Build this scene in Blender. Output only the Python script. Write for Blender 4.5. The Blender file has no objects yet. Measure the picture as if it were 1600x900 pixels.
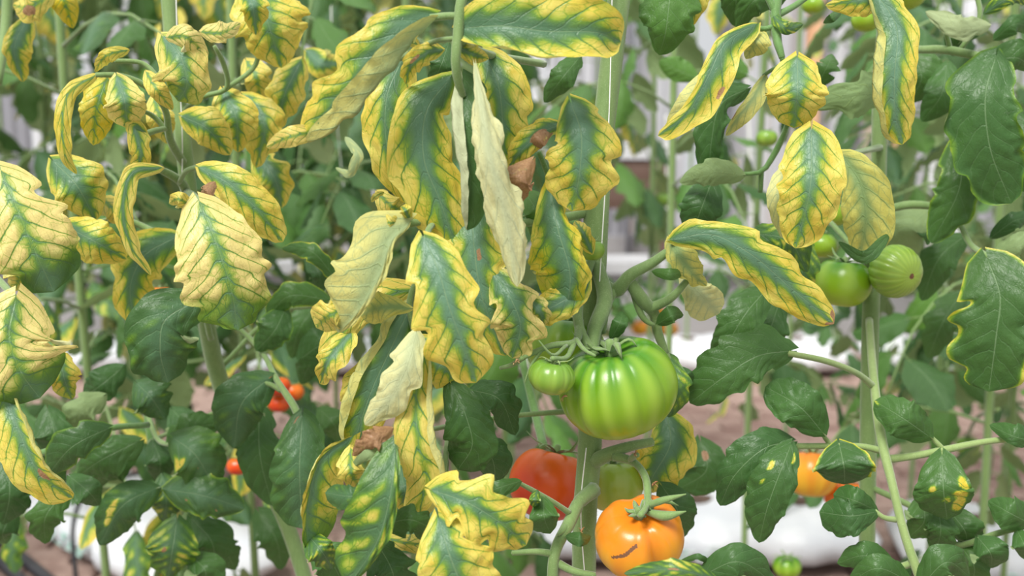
import bpy, math, random
import numpy as np
from mathutils import Vector, Matrix
random.seed(7)
RNG = np.random.RandomState(11)
scene = bpy.context.scene
COL = scene.collection
PI = math.pi

# ------------------------------------------------------------------ camera
PITCH = math.radians(10.0)
CAM = np.array([0.0, 0.0, 1.25])
FPX = 1715.0
cam_data = bpy.data.cameras.new('camera')
cam = bpy.data.objects.new('camera', cam_data)
COL.objects.link(cam)
cam.location = CAM
cam.rotation_euler = (PI/2 - PITCH, 0, 0)
cam_data.sensor_width = 36
cam_data.lens = FPX/1600*36
cam_data.clip_start = 0.05
cam_data.dof.use_dof = True
cam_data.dof.focus_distance = 0.90
cam_data.dof.aperture_fstop = 5.0
scene.camera = cam

# ------------------------------------------------------------------ sky, light, exposure
scene.view_settings.view_transform = 'Standard'
scene.view_settings.look = 'None'
scene.view_settings.gamma = 1
scene.view_settings.exposure = 0.50
w = bpy.data.worlds.new('sky')
scene.world = w
w.use_nodes = True
nt = w.node_tree
nt.nodes.clear()
out = nt.nodes.new('ShaderNodeOutputWorld')
bg = nt.nodes.new('ShaderNodeBackground')
tc = nt.nodes.new('ShaderNodeTexCoord')
sep = nt.nodes.new('ShaderNodeSeparateXYZ')
rmp = nt.nodes.new('ShaderNodeValToRGB')
nt.links.new(tc.outputs['Generated'], sep.inputs[0])
nt.links.new(sep.outputs['Z'], rmp.inputs[0])
nt.links.new(rmp.outputs[0], bg.inputs[0])
nt.links.new(bg.outputs[0], out.inputs[0])
rmp.color_ramp.elements[0].position = 0.0
rmp.color_ramp.elements[0].color = (0.62, 0.64, 0.66, 1)
rmp.color_ramp.elements[1].position = 0.75
rmp.color_ramp.elements[1].color = (1.0, 1.0, 0.99, 1)
bg.inputs[1].default_value = 0.74
sd = bpy.data.lights.new('sun', 'SUN')
sd.energy = 3.3
sd.angle = math.radians(24)
sd.color = (1, 0.98, 0.93)
so = bpy.data.objects.new('sun', sd)
COL.objects.link(so)
so.rotation_euler = (math.radians(30), math.radians(-20), 0)

# ------------------------------------------------------------------ helpers
FWD = np.array([0, math.cos(PITCH), -math.sin(PITCH)])
UP = np.array([0, math.sin(PITCH), math.cos(PITCH)])
RIGHT = np.array([1.0, 0, 0])


def at(x, y, d):
    """the world point that lies d metres deep where the photograph has pixel (x, y)"""
    return CAM + FWD*d + RIGHT*((x-800)/FPX*d) + UP*((450-y)/FPX*d)


def tag(o, label=None, cat=None, group=None, kind=None):
    if label: o['label'] = label
    if cat: o['category'] = cat
    if group: o['group'] = group
    if kind: o['kind'] = kind
    return o


def empty(name, loc, label, cat, group=None):
    o = bpy.data.objects.new(name, None)
    o.empty_display_size = 0.05
    o.location = Vector(loc)
    COL.objects.link(o)
    return tag(o, label, cat, group)


def mesh_obj(name, V, F, mat, parent=None, smooth=True, origin=None):
    """one mesh object from world-space points; the parent chain has no rotation"""
    V = np.asarray(V, float)
    po = np.array([0.0, 0, 0])
    p = parent
    while p is not None:
        po = po + np.array(p.location)
        p = p.parent
    org = np.array(origin, float) if origin is not None else (V[0] if parent is not None else V.mean(0))
    me = bpy.data.meshes.new(name)
    me.from_pydata((V-org).tolist(), [], F if isinstance(F, list) else F.tolist())
    if smooth:
        me.polygons.foreach_set('use_smooth', [True]*len(me.polygons))
    me.materials.append(mat)
    me.update()
    o = bpy.data.objects.new(name, me)
    COL.objects.link(o)
    o.location = Vector(org-po)
    if parent is not None:
        o.parent = parent
    return o


def fattr(me, name, vals):
    a = me.attributes.new(name, 'FLOAT', 'POINT')
    a.data.foreach_set('value', np.asarray(vals, np.float32).ravel())


def spline(P, n):
    """Catmull-Rom through the rows of P (any width), n samples, even in chord length"""
    P = np.asarray(P, float)
    if len(P) == 2:
        t = np.linspace(0, 1, n)[:, None]
        return P[0]*(1-t)+P[1]*t
    k = np.concatenate([[0], np.cumsum(np.linalg.norm(np.diff(P[:, :3], axis=0), axis=1)+1e-9)])
    k /= k[-1]
    Q = np.vstack([2*P[0]-P[1], P, 2*P[-1]-P[-2]])
    kk = np.concatenate([[-k[1]], k, [2-k[-2]]])
    res = []
    for t in np.linspace(0, 1, n):
        i = min(max(np.searchsorted(k, t, side='right')-1, 0), len(P)-2)
        t0, t1, t2, t3 = kk[i:i+4]
        p0, p1, p2, p3 = Q[i:i+4]
        A1 = (t1-t)/(t1-t0)*p0+(t-t0)/(t1-t0)*p1
        A2 = (t2-t)/(t2-t1)*p1+(t-t1)/(t2-t1)*p2
        A3 = (t3-t)/(t3-t2)*p2+(t-t2)/(t3-t2)*p3
        B1 = (t2-t)/(t2-t0)*A1+(t-t0)/(t2-t0)*A2
        B2 = (t3-t)/(t3-t1)*A2+(t-t1)/(t3-t1)*A3
        res.append((t2-t)/(t2-t1)*B1+(t-t1)/(t2-t1)*B2)
    return np.array(res)


def norm(a):
    return a/(np.linalg.norm(a, axis=-1, keepdims=True)+1e-12)


def tube_geo(P, R, n=10, sides=8):
    """P rows of world points, R radii at them"""
    S = spline(np.hstack([np.asarray(P, float), np.asarray(R, float)[:, None]]), n)
    C, r = S[:, :3], S[:, 3]
    T = norm(np.gradient(C, axis=0))
    ref = np.array([0.31, 0.9, 0.2])
    A = norm(np.cross(T, ref))
    B = np.cross(T, A)
    ph = np.linspace(0, 2*PI, sides, endpoint=False)
    V = C[:, None]+r[:, None, None]*(np.cos(ph)[None, :, None]*A[:, None]+np.sin(ph)[None, :, None]*B[:, None])
    V = V.reshape(-1, 3)
    F = []
    for i in range(n-1):
        for j in range(sides):
            k = (j+1) % sides
            F.append((i*sides+j, i*sides+k, (i+1)*sides+k, (i+1)*sides+j))
    a = len(V)
    V = np.vstack([V, C[0]-T[0]*r[0]*.4, C[-1]+T[-1]*r[-1]*.4])
    for j in range(sides):
        k = (j+1) % sides
        F.append((j, a, k) if False else (k, j, a))
        F.append(((n-1)*sides+j, (n-1)*sides+k, a+1))
    return V, F


class Geo:
    def __init__(s): s.V = []; s.F = []; s.n = 0

    def add(s, V, F):
        s.V.append(np.asarray(V, float))
        s.F += [tuple(i+s.n for i in f) for f in F]
        s.n += len(V)
        return s

    def tube(s, P, R, n=10, sides=8):
        return s.add(*tube_geo(P, R, n, sides))

    def box(s, a, b, bev=0.0):
        (x0, y0, z0), (x1, y1, z1) = a, b
        if bev <= 0:
            V = [(x, y, z) for z in (z0, z1) for y in (y0, y1) for x in (x0, x1)]
            return s.add(V, [(0, 2, 3, 1), (4, 5, 7, 6), (0, 1, 5, 4), (1, 3, 7, 5), (3, 2, 6, 7), (2, 0, 4, 6)])
        V = [(x0, y0, z0), (x1, y0, z0), (x1, y1, z0), (x0, y1, z0),
             (x0, y0, z1-bev), (x1, y0, z1-bev), (x1, y1, z1-bev), (x0, y1, z1-bev),
             (x0+bev, y0+bev, z1), (x1-bev, y0+bev, z1), (x1-bev, y1-bev, z1), (x0+bev, y1-bev, z1)]
        F = [(3, 2, 1, 0), (8, 9, 10, 11)]
        for k in (0, 4):
            for i in range(4):
                j = (i+1) % 4
                F.append((k+i, k+j, k+4+j, k+4+i))
        return s.add(V, F)

    def obj(s, name, mat, parent=None, smooth=True, origin=None):
        return mesh_obj(name, np.vstack(s.V), s.F, mat, parent, smooth, origin)


# ------------------------------------------------------------------ materials
class NT:
    def __init__(s, name):
        s.m = bpy.data.materials.new(name)
        s.m.use_nodes = True
        s.t = s.m.node_tree
        s.t.nodes.clear()
        s.out = s.t.nodes.new('ShaderNodeOutputMaterial')

    def put(s, sock, v):
        if isinstance(v, bpy.types.NodeSocket): s.t.links.new(v, sock)
        elif v is not None: sock.default_value = v

    def n(s, typ, ins=None, **kw):
        nd = s.t.nodes.new('ShaderNode'+typ)
        for k, v in kw.items(): setattr(nd, k, v)
        for k, v in (ins or {}).items(): s.put(nd.inputs[k], v)
        return nd

    def math(s, op, a, b=None, c=None, clamp=False):
        nd = s.n('Math', operation=op, use_clamp=clamp)
        for i, v in enumerate((a, b, c)):
            if v is not None: s.put(nd.inputs[i], v)
        return nd.outputs[0]

    def step(s, v, a, b, o0=0.0, o1=1.0):
        nd = s.n('MapRange', {'Value': v, 'From Min': a, 'From Max': b, 'To Min': o0, 'To Max': o1}, interpolation_type='SMOOTHSTEP')
        return nd.outputs['Result']

    def mix(s, f, a, b, blend='MIX'):
        nd = s.n('Mix', data_type='RGBA', blend_type=blend)
        s.put(nd.inputs[0], f); s.put(nd.inputs[6], a); s.put(nd.inputs[7], b)
        return nd.outputs[2]

    def attr(s, name):
        return s.n('Attribute', attribute_name=name).outputs['Fac']

    def noise(s, vec, scale, detail=3, rough=.5):
        return s.n('TexNoise', {'Vector': vec, 'Scale': scale, 'Detail': detail, 'Roughness': rough}).outputs['Fac']

    def surf(s, sh): s.t.links.new(sh, s.out.inputs[0]); return s.m


def c4(*a): return (*a, 1.0)


def make_leaf_mat():
    t = NT('leaf')
    obi = t.n('ObjectInfo')
    rnd = obi.outputs['Random']
    uv = t.n('UVMap', uv_map='UVMap').outputs[0]
    sx = t.n('SeparateXYZ', {0: uv})
    u, sv = sx.outputs[0], sx.outputs[1]
    s = t.math('ABSOLUTE', sv)
    geo = t.n('NewGeometry')
    pos = t.n('TexCoord').outputs['Object']
    offs = t.n('VectorMath', {0: pos, 1: (0, 0, 0)}, operation='ADD').outputs[0]
    nA = t.noise(offs, 45, 3)
    nB = t.noise(offs, 160, 3, .6)
    nC = t.noise(offs, 600, 2, .6)
    vt = t.math('ADD', t.attr('vt'), t.math('MULTIPLY_ADD', nA, .5, -.25))
    d = t.math('MULTIPLY', t.math('ABSOLUTE', t.math('SUBTRACT', t.math('FRACT', vt), .5)), 2)
    line = t.math('MULTIPLY', t.step(d, .13, .02), t.step(s, 1.0, .72))
    halo = t.math('MULTIPLY', t.step(d, .50, .0), t.math('SUBTRACT', 1.05, t.math('MULTIPLY', s, .65)))
    mid = t.step(s, t.math('MULTIPLY_ADD', u, -.022, .036), .008)
    mh = t.step(s, .30, .02)
    vor = t.n('TexVoronoi', {'Vector': uv, 'Scale': 13.0, 'Randomness': 1.0}, feature='DISTANCE_TO_EDGE').outputs['Distance']
    net = t.math('MULTIPLY', t.step(vor, .05, .0), t.step(nB, .35, .55))
    yl = t.attr('ylw')
    br = t.attr('brn')
    pale = t.attr('pale')
    wv = t.n('Mapping', {'Vector': t.mix(.06, uv, t.n('TexNoise', {'Vector': uv, 'Scale': 6.0}).outputs['Color']), 'Scale': (8.0, 3.6, 1)}).outputs[0]
    big = t.n('TexVoronoi', {'Vector': wv, 'Scale': 1.0}, feature='DISTANCE_TO_EDGE').outputs['Distance']
    sec = t.step(big, .06, .0)
    nL = t.noise(offs, 30, 2)
    ys = t.math('ADD', yl, t.math('MULTIPLY', t.math('SUBTRACT', nA, .5), t.math('MULTIPLY', t.math('MULTIPLY', yl, t.math('SUBTRACT', 1.3, yl)), 1.6)), clamp=True)
    ym = t.math('MULTIPLY', ys, t.math('SUBTRACT', 1, t.math('MULTIPLY', line, .72)))
    ym = t.math('MULTIPLY', ym, t.math('SUBTRACT', 1, t.math('MULTIPLY', t.math('MULTIPLY', halo, halo), .58)))
    ym = t.math('MULTIPLY', ym, t.math('SUBTRACT', 1, t.math('MULTIPLY', sec, .40)))
    ym = t.math('MULTIPLY', ym, t.math('SUBTRACT', 1, t.math('MULTIPLY', net, .25)))
    ym = t.math('MULTIPLY', ym, t.math('SUBTRACT', 1, t.math('MULTIPLY', mh, .40)))
    ym = t.math('MULTIPLY', ym, t.step(nL, .78, .50, .62, 1.0))
    g = t.mix(nA, c4(.028, .085, .022), c4(.070, .160, .038))
    g = t.mix(t.math('MULTIPLY', t.attr('young'), .9), g, c4(.13, .29, .045))
    sick = t.attr('sick')
    g = t.mix(t.math('MULTIPLY', sick, t.step(s, .75, .0)), g, c4(.135, .265, .165))
    g = t.mix(t.math('MULTIPLY', rnd, .5), g, c4(.045, .13, .035))
    g = t.mix(t.math('MULTIPLY', t.math('MAXIMUM', line, t.math('MULTIPLY', net, .4)), .22), g, c4(.16, .28, .13))
    g = t.mix(t.math('MULTIPLY', mid, .50), g, c4(.24, .36, .19))
    ye = t.mix(t.step(nA, .35, .65), c4(.66, .50, .020), c4(.73, .62, .10))
    ye = t.mix(t.math('MULTIPLY', pale, .8), ye, c4(.83, .69, .30))
    # between green and yellow lies a yellow-green
    col = t.mix(t.n('MapRange', {'Value': ym, 'From Min': .0, 'From Max': .38}).outputs['Result'], g, c4(.19, .36, .022))
    col = t.mix(t.n('MapRange', {'Value': ym, 'From Min': .24, 'From Max': .82}).outputs['Result'], col, ye)
    brm = t.step(t.math('ADD', br, t.math('MULTIPLY_ADD', nB, .8, -.4)), .35, .6)
    brc = t.mix(nC, c4(.20, .085, .035), c4(.55, .34, .18))
    col = t.mix(brm, col, brc)
    back = geo.outputs['Backfacing']
    und = t.mix(ym, c4(.22, .33, .13), c4(.62, .58, .14))
    und = t.mix(t.math('MULTIPLY', line, .5), und, c4(.24, .34, .10))
    und = t.mix(t.math('MULTIPLY', pale, .6), und, c4(.76, .77, .50))
    und = t.mix(brm, und, brc)
    colf = t.mix(back, col, und)
    hgt = t.math('ADD', t.math('MULTIPLY', t.math('MAXIMUM', line, mid), -.6), t.math('MULTIPLY', net, -.45))
    hgt = t.math('ADD', hgt, t.math('MULTIPLY', nC, .25))
    hgt = t.math('ADD', hgt, t.math('MULTIPLY', nB, 1.1))
    bump = t.n('Bump', {'Height': hgt, 'Strength': .40, 'Distance': .0016}).outputs[0]
    pr = t.n('BsdfPrincipled', {'Base Color': colf, 'Roughness': t.math('MULTIPLY_ADD', back, .28, .40), 'Normal': bump})
    pr.inputs['Specular IOR Level'].default_value = .42
    trc = t.mix(.35, colf, c4(.45, .60, .06), 'MULTIPLY')
    tr = t.n('BsdfTranslucent', {'Color': t.mix(.5, colf, trc), 'Normal': bump})
    mx = t.n('MixShader', {0: .27, 1: pr.outputs[0], 2: tr.outputs[0]})
    return t.surf(mx.outputs[0])


def make_stem_mat(name, c0, c1, rough=.6):
    t = NT(name)
    pos = t.n('TexCoord').outputs['Object']
    st = t.n('Mapping', {'Vector': pos, 'Scale': (1, 1, .12)}).outputs[0]
    n1 = t.noise(st, 260, 3)
    n2 = t.noise(pos, 30, 2)
    n3 = t.noise(pos, 1500, 1)
    col = t.mix(n1, c0, c1)
    col = t.mix(t.math('MULTIPLY', n2, .5), col, c4(.10, .20, .05))
    col = t.mix(t.step(n3, .62, .75, 0, .35), col, c4(.55, .65, .38))
    bump = t.n('Bump', {'Height': t.math('ADD', n1, n3), 'Strength': .35, 'Distance': .0008}).outputs[0]
    pr = t.n('BsdfPrincipled', {'Base Color': col, 'Roughness': rough, 'Normal': bump})
    pr.inputs['Sheen Weight'].default_value = .35
    pr.inputs['Specular IOR Level'].default_value = .3
    return t.surf(pr.outputs[0])


def make_fruit_mat(name, top, body, low, streak, spec=.5, dark=None):
    t = NT(name)
    pos = t.n('TexCoord').outputs['Object']
    pole = t.attr('pole')
    rib = t.attr('rib')
    n1 = t.noise(pos, 22, 3)
    n2 = t.noise(pos, 900, 2)
    c = t.mix(t.step(t.math('ADD', pole, t.math('MULTIPLY_ADD', n1, .3, -.15)), .05, .55), top, body)
    c = t.mix(t.step(t.math('ADD', pole, t.math('MULTIPLY_ADD', n1, .4, -.2)), .5, 1.0), c, low)
    c = t.mix(t.math('MULTIPLY', rib, .55), c, streak)
    c = t.mix(t.step(n2, .62, .8, 0, .25), c, streak)
    brn = t.attr('brn')
    brm = t.step(t.math('ADD', brn, t.math('MULTIPLY_ADD', t.noise(pos, 350, 3), .8, -.4)), .3, .6)
    c = t.mix(brm, c, c4(.16, .07, .03))
    bump = t.n('Bump', {'Height': t.math('ADD', t.math('MULTIPLY', n2, .3), t.math('MULTIPLY', brm, -1)), 'Strength': .18, 'Distance': .001}).outputs[0]
    pr = t.n('BsdfPrincipled', {'Base Color': c, 'Roughness': t.math('MULTIPLY_ADD', brm, .4, .30), 'Normal': bump})
    pr.inputs['Specular IOR Level'].default_value = spec
    pr.inputs['Subsurface Weight'].default_value = .12
    pr.inputs['Subsurface Radius'].default_value = (.01, .008, .003)
    pr.inputs['Subsurface Scale'].default_value = .5
    return t.surf(pr.outputs[0])


def make_plain(name, c0, c1, scale=20, rough=.7, bump=.2, spec=.3, stretch=(1, 1, 1), detail=4):
    t = NT(name)
    pos = t.n('Mapping', {'Vector': t.n('TexCoord').outputs['Object'], 'Scale': stretch}).outputs[0]
    rnd = t.n('ObjectInfo').outputs['Random']
    n1 = t.noise(pos, scale, detail)
    n2 = t.noise(pos, scale*9, 3)
    col = t.mix(t.step(t.math('ADD', n1, t.math('MULTIPLY_ADD', rnd, .3, -.15)), .3, .7), c0, c1)
    b = t.n('Bump', {'Height': n2, 'Strength': bump, 'Distance': .003}).outputs[0]
    pr = t.n('BsdfPrincipled', {'Base Color': col, 'Roughness': rough, 'Normal': b})
    pr.inputs['Specular IOR Level'].default_value = spec
    return t.surf(pr.outputs[0])


M_LEAF = make_leaf_mat()
M_STEM = make_stem_mat('stem', c4(.13, .22, .060), c4(.25, .35, .13))
M_STEMD = make_stem_mat('dark_stem', c4(.07, .18, .04), c4(.16, .30, .09))
M_STEMY = make_stem_mat('pale_stem', c4(.22, .31, .09), c4(.34, .42, .17))
M_GREEN = make_fruit_mat('green_fruit', c4(.055, .20, .008), c4(.19, .34, .012), c4(.30, .43, .016), c4(.34, .50, .055))
M_LIME = make_fruit_mat('lime_fruit', c4(.13, .27, .03), c4(.22, .36, .045), c4(.28, .41, .055), c4(.12, .25, .02))
M_RED = make_fruit_mat('red_fruit', c4(.70, .13, .008), c4(.66, .058, .005), c4(.50, .022, .004), c4(.66, .11, .008))
M_ORANGE = make_fruit_mat('orange_fruit', c4(.70, .20, .012), c4(.74, .36, .018), c4(.74, .42, .025), c4(.68, .20, .010))
M_OLIVE = make_fruit_mat('olive_fruit', c4(.22, .34, .03), c4(.32, .40, .05), c4(.36, .40, .05), c4(.24, .34, .03))
M_ORED = make_fruit_mat('orange_red_fruit', c4(.70, .15, .01), c4(.74, .12, .006), c4(.68, .07, .006), c4(.76, .22, .012))
M_DRY = make_plain('dry_leaf', c4(.36, .17, .07), c4(.62, .42, .22), 60, .85, .8)
M_STRING = make_plain('twine', c4(.72, .72, .68), c4(.86, .86, .82), 200, .8)
M_BAG = make_plain('white_film', c4(.60, .62, .67), c4(.72, .73, .76), 6, .42, .5, .5)
M_PRINT = make_plain('green_print', c4(.35, .62, .52), c4(.75, .82, .82), 40, .5)
M_BRICK = make_plain('brick', c4(.20, .125, .105), c4(.33, .235, .20), 14, .9, .6)
M_JOINT = make_plain('joint_sand', c4(.16, .11, .09), c4(.30, .23, .19), 25, .95, .6)
M_SOIL = make_plain('soil', c4(.07, .045, .035), c4(.15, .10, .075), 18, .95, 1)
M_CONC = make_plain('concrete', c4(.30, .29, .30), c4(.42, .41, .42), 5, .85, .4)
M_LEDGE = make_plain('white_ledge', c4(.48, .48, .50), c4(.60, .60, .62), 5, .6, .3)
M_PANELS = [make_plain('sheet_white', c4(.56, .57, .60), c4(.70, .71, .74), 3, .5, .2, .4, (1, 1, .2)),
            make_plain('sheet_grey', c4(.22, .22, .25), c4(.33, .33, .36), 3, .6, .2, .4, (1, 1, .2)),
            make_plain('sheet_pale', c4(.38, .38, .41), c4(.50, .50, .53), 3, .6, .2, .4, (1, 1, .2)),
            make_plain('sheet_beige', c4(.44, .36, .29), c4(.55, .48, .40), 3, .7, .2, .3, (1, 1, .2))]
M_POST = make_plain('timber', c4(.62, .33, .18), c4(.74, .46, .28), 8, .8, .4, .3, (1, 1, .1))
M_DARK = make_plain('dark_metal', c4(.10, .10, .12), c4(.18, .18, .20), 10, .5)
M_BLACK = make_plain('black_plastic', c4(.012, .012, .014), c4(.03, .03, .035), 10, .4)
M_WOODD = make_plain('dark_timber', c4(.10, .055, .04), c4(.17, .11, .09), 9, .85, .4, .3, (.2, 1, 1))

# ------------------------------------------------------------------ leaf surfaces
TYPES = {
    'Y': dict(g0=.50, g1=.06, amt=1.0, pale=.25),
    'YY': dict(g0=.18, g1=-.1, amt=1.05, pale=.40),
    'YP': dict(g0=.22, g1=-.05, amt=1.15, pale=.95),
    'YG': dict(g0=.72, g1=.20, amt=.95, pale=.2),
    'GY': dict(patch=.75, amt=.85, pale=.3),
    'G': dict(patch=0, amt=.0, pale=.1),
    'GL': dict(patch=.45, amt=.5, pale=.3),
}


def vnoise(u, s, seed, k=3):
    r = np.random.RandomState(seed)
    a = np.zeros_like(u)
    for i in range(k):
        f = r.uniform(1.5, 4.5, 2)*(1+i*.7)
        a += np.sin(u*f[0]*2*PI/1.6+r.uniform(0, 6))*np.sin(s*f[1]+r.uniform(0, 6))/(1+i*.6)
    return a/k*1.3


def sstep(x, a, b):
    t = np.clip((x-a)/(b-a), 0, 1)
    return t*t*(3-2*t)


def leaf_geo(C, Nf, wR, wL, kind='G', nu=40, nh=10, seed=0, cord=.32, fR=14, fL=14, cR=12, cL=12, sR=.25, sL=.25,
             p=.42, q=.62, lobe=.18, nv=6, eR=1.0, eL=1.0, blist=1.0, wave=1.0, rot=0, rot1=None, brn=0, flip=False,
             brn_at=None, yedge=0, tipg=0, pale=None, ysp=None, young=0.0, g0=None, g1=None):
    """C: nu x 3 midrib, Nf: face direction along it, wR / wL: half widths on either side.
    fR, fL fold the halves back; cR, cL curl the margins (degrees, negative curls them over the face)."""
    r = np.random.RandomState(seed)
    T = norm(np.gradient(C, axis=0))
    N = norm(Nf-(Nf*T).sum(1, keepdims=True)*T)
    S = np.cross(T, N)
    u = np.linspace(0, 1, nu)
    if rot or rot1:
        a = np.radians(np.linspace(rot, rot if rot1 is None else rot1, nu))[:, None]
        S, N = S*np.cos(a)+N*np.sin(a), N*np.cos(a)-S*np.sin(a)
    um = p/(p+q)
    f = (np.clip(u, 0, 1)**p*np.clip(1-u, 0, 1)**q)/(um**p*(1-um)**q)
    f[0] = .04
    f[-1] = .01
    ns = nh*2+1
    sv = np.concatenate([-np.linspace(1, 0, nh+1)**.9, np.linspace(0, 1, nh+1)[1:]**.9])
    U = np.repeat(u[:, None], ns, 1)
    SV = np.repeat(sv[None], nu, 0)
    A = np.abs(SV)
    jit = .12*vnoise(U, SV, seed+5)
    side = .5*sstep(SV, -.03, .03)
    vt = nv*(U-.24*A**1.2)+.5+side+jit*.6
    la = .6+.5*np.sin(np.arange(40)*r.uniform(1.3, 2.5)+r.uniform(0, 6))
    tm = vt[:, [0, -1]]
    lo = np.zeros((nu, 2))
    for k in range(2):
        am = la[(np.floor(tm[:, k]).astype(int)+20*k) % 40]
        tl = (tm[:, k]*.52+k*.37+.10*np.sin(tm[:, k]*2.1+seed))
        am = np.interp(tl, np.arange(-3, 9), la[(np.arange(-3, 9)*3+seed) % 40])
        ph = tl-np.floor(tl)
        sk = np.where(ph < .75, ph/.75*.5, .5+(ph-.75)/.25*.5)      # long rise, short drop: lobes point to the tip
        lo[:, k] = 1+lobe*.45-lobe*am*(np.abs(np.cos(PI*sk))**2.2)*1.8
    P = np.zeros((nu, ns, 3))
    P[:, nh] = C
    for sgn, W, fo, cu, s0, e0, k in ((1, wR, fR, cR, sR, eR, 1), (-1, wL, fL, cL, sL, eL, 0)):
        idx = range(nh+1, ns) if sgn > 0 else range(nh-1, -1, -1)
        prev, ps = C.copy(), 0.0
        vary = 1+(.45 if abs(cu) < 60 else .12)*np.sin(u*r.uniform(3, 8)+r.uniform(0, 6))
        for j in idx:
            s1 = abs(sv[j])
            sm = (s1+ps)/2
            env = np.clip(f*3, 0, 1)
            th = np.radians(fo+cu*sstep(np.array(sm), s0, e0)*vary)*env
            h = (W*f*lo[:, k]*(s1-ps))[:, None]
            # the blade also sweeps a little towards the tip as it spreads
            prev = prev+h*(np.cos(th)[:, None]*S*sgn-np.sin(th)[:, None]*N+.22*T*(1-u[:, None])*1.0)
            P[:, j] = prev-T*(W*cord*s1**1.3*np.exp(-u/.10)*(1-.2*u))[:, None]
            ps = s1
    gu = np.gradient(P, axis=0)
    gs = np.gradient(P, axis=1)
    NN = norm(np.cross(gu, gs))
    NN = norm(np.where(np.isfinite(NN), NN, 0))
    sgn = np.sign((NN[nu//2, nh]*N[nu//2]).sum())
    NN *= sgn
    Wm = (wR+wL)/2
    env = np.sin(PI*np.clip(U, 0, 1))**.5
    nz0 = vnoise(U, SV, seed+31, 3)
    bl = np.cos(2*PI*(vt-0.0))*-1
    wv = vnoise(U*1.9, SV*.6+np.sign(SV)*2, seed+21, 4)
    disp = Wm*(.034*blist*(.6+.5*nz0)*-bl*sstep(A, .02, .3)*(1-.4*A)*env - .05*np.exp(-(A/.09)**2)*env
               + .15*wave*A**2*wv*env
               + .12*wave*vnoise(U, SV*2, seed+9)*A*env + .02*blist*vnoise(U*3, SV*6, seed+3, 4)*env)
    P = P+NN*disp[..., None]
    d = TYPES[kind]
    nz = vnoise(U, SV, seed+1, 4)
    if 'g0' in d:
        g = (d['g0'] if g0 is None else g0)*(1-U)+(d['g1'] if g1 is None else g1)*U
        y = sstep(A+.16*nz+.05*np.cos(2*PI*vt), g-.38, g+.36)*d['amt']
        if tipg: y *= 1-tipg*sstep(U+.1*nz, .55, .9)
    else:
        iv = .5+.5*np.cos(2*PI*vt)
        y = sstep(nz*.6+.35*iv, .70-d['patch'], 1.45-d['patch'])*d['amt']*sstep(A, .04, .25)*env
        if not d['patch']: y = y*0
        if yedge: y = np.maximum(y, yedge*sstep(A+.08*nz, .84, 1.0))
    if ysp:
        for (cu_, cs_, ra) in ysp:
            y = np.maximum(y, 1.2*(1-sstep(np.hypot((U-cu_), (SV-cs_)*.5)+.06*nz, ra*.5, ra)))
    b = np.full_like(U, -1.0)
    if brn > 1: b = b*0+.75+.35*nz
    elif brn: b = sstep(U+.1*nz, 1-brn, 1.0)*1.1-.1
    if brn_at:
        for (cu_, cs_, ra) in brn_at:
            b = np.maximum(b, 1.1*(1-sstep(np.hypot((U-cu_), (SV-cs_)*.5)+.05*nz, ra*.4, ra))-.1)
    pl = d['pale'] if pale is None else pale
    i, j = np.meshgrid(np.arange(nu-1), np.arange(ns-1), indexing='ij')
    a = (i*ns+j).ravel()
    quad = np.stack([a, a+1, a+ns+1, a+ns], 1)
    # orientation: make the geometric normal follow N
    v0 = P.reshape(-1, 3)
    m = (nu//2)*ns+nh
    nn = np.cross(v0[m+1]-v0[m], v0[m+ns]-v0[m])
    good = (nn*N[nu//2]).sum() > 0
    if good == flip: quad = quad[:, ::-1]
    return v0, quad, dict(young=np.full_like(U, young), sick=np.full_like(U, 1.0 if 'g0' in d else .45 if d['patch'] else 0), vt=vt, ylw=y, brn=b, pale=np.full_like(U, pl)), np.stack([U.ravel(), SV.ravel()], 1)


def leaf_mesh_finish(me, at_, UVs):
    for k, v in at_.items(): fattr(me, k, v)
    uvl = me.uv_layers.new(name='UVMap')
    li = np.empty(len(me.loops), np.int32)
    me.loops.foreach_get('vertex_index', li)
    uvl.data.foreach_set('uv', UVs[li].astype(np.float32).ravel())


SEED = [100]


def hero_leaf(parent, pts, wR, wL, kind='G', d=.9, label=None, name='leaf', arch=.012, n=None, **kw):
    """pts: (x, y) or (x, y, depth offset) along the midrib, widths in photo pixels at depth d"""
    SEED[0] += 1
    L = []
    m = len(pts)
    for i, q in enumerate(pts):
        dz = q[2] if len(q) > 2 else -arch*math.sin(PI*i/(m-1))*1.6+.010*i/(m-1)
        L.append(at(q[0], q[1], d+dz))
    ln = sum(math.hypot(pts[i+1][0]-pts[i][0], pts[i+1][1]-pts[i][1]) for i in range(m-1))
    nu = n or (44 if ln > 130 else 34 if ln > 60 else 22)
    C = spline(L, nu)
    Nf = norm(CAM-C)
    k = d/FPX*1.06
    kw.setdefault('seed', SEED[0])
    if kind[0] == 'G': kw.setdefault('young', random.uniform(.0, .38))
    kw.setdefault('lobe', .24 if kind[0] == 'Y' and max(wR, wL) > 24 else .16)
    V, F, A, UVs = leaf_geo(C, Nf, wR*k, wL*k, kind, nu=nu, nh=11 if max(wR, wL) > 24 else 8, **kw)
    o = mesh_obj(name, V, F, M_LEAF, parent, True, origin=C[0])
    leaf_mesh_finish(o.data, A, UVs)
    if label: o['label'] = label
    return o


def stalk(plant, pts, mat=None, name='leaf_stalk', sides=8, label=None, extra=()):
    """pts: (x, y, depth, radius in pixels); extra: side stalks of the same part"""
    g = Geo()
    for P in (pts,)+tuple(extra):
        g.tube([at(a, b, c) for a, b, c, r in P], [r*c/FPX for a, b, c, r in P], max(6, 4*len(P)), sides)
    o = g.obj(name, mat or M_STEM, plant, origin=at(*pts[0][:3]))
    if label: o['label'] = label
    return o


# ------------------------------------------------------------------ the setting
def struct(o): o['kind'] = 'structure'; return o


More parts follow.
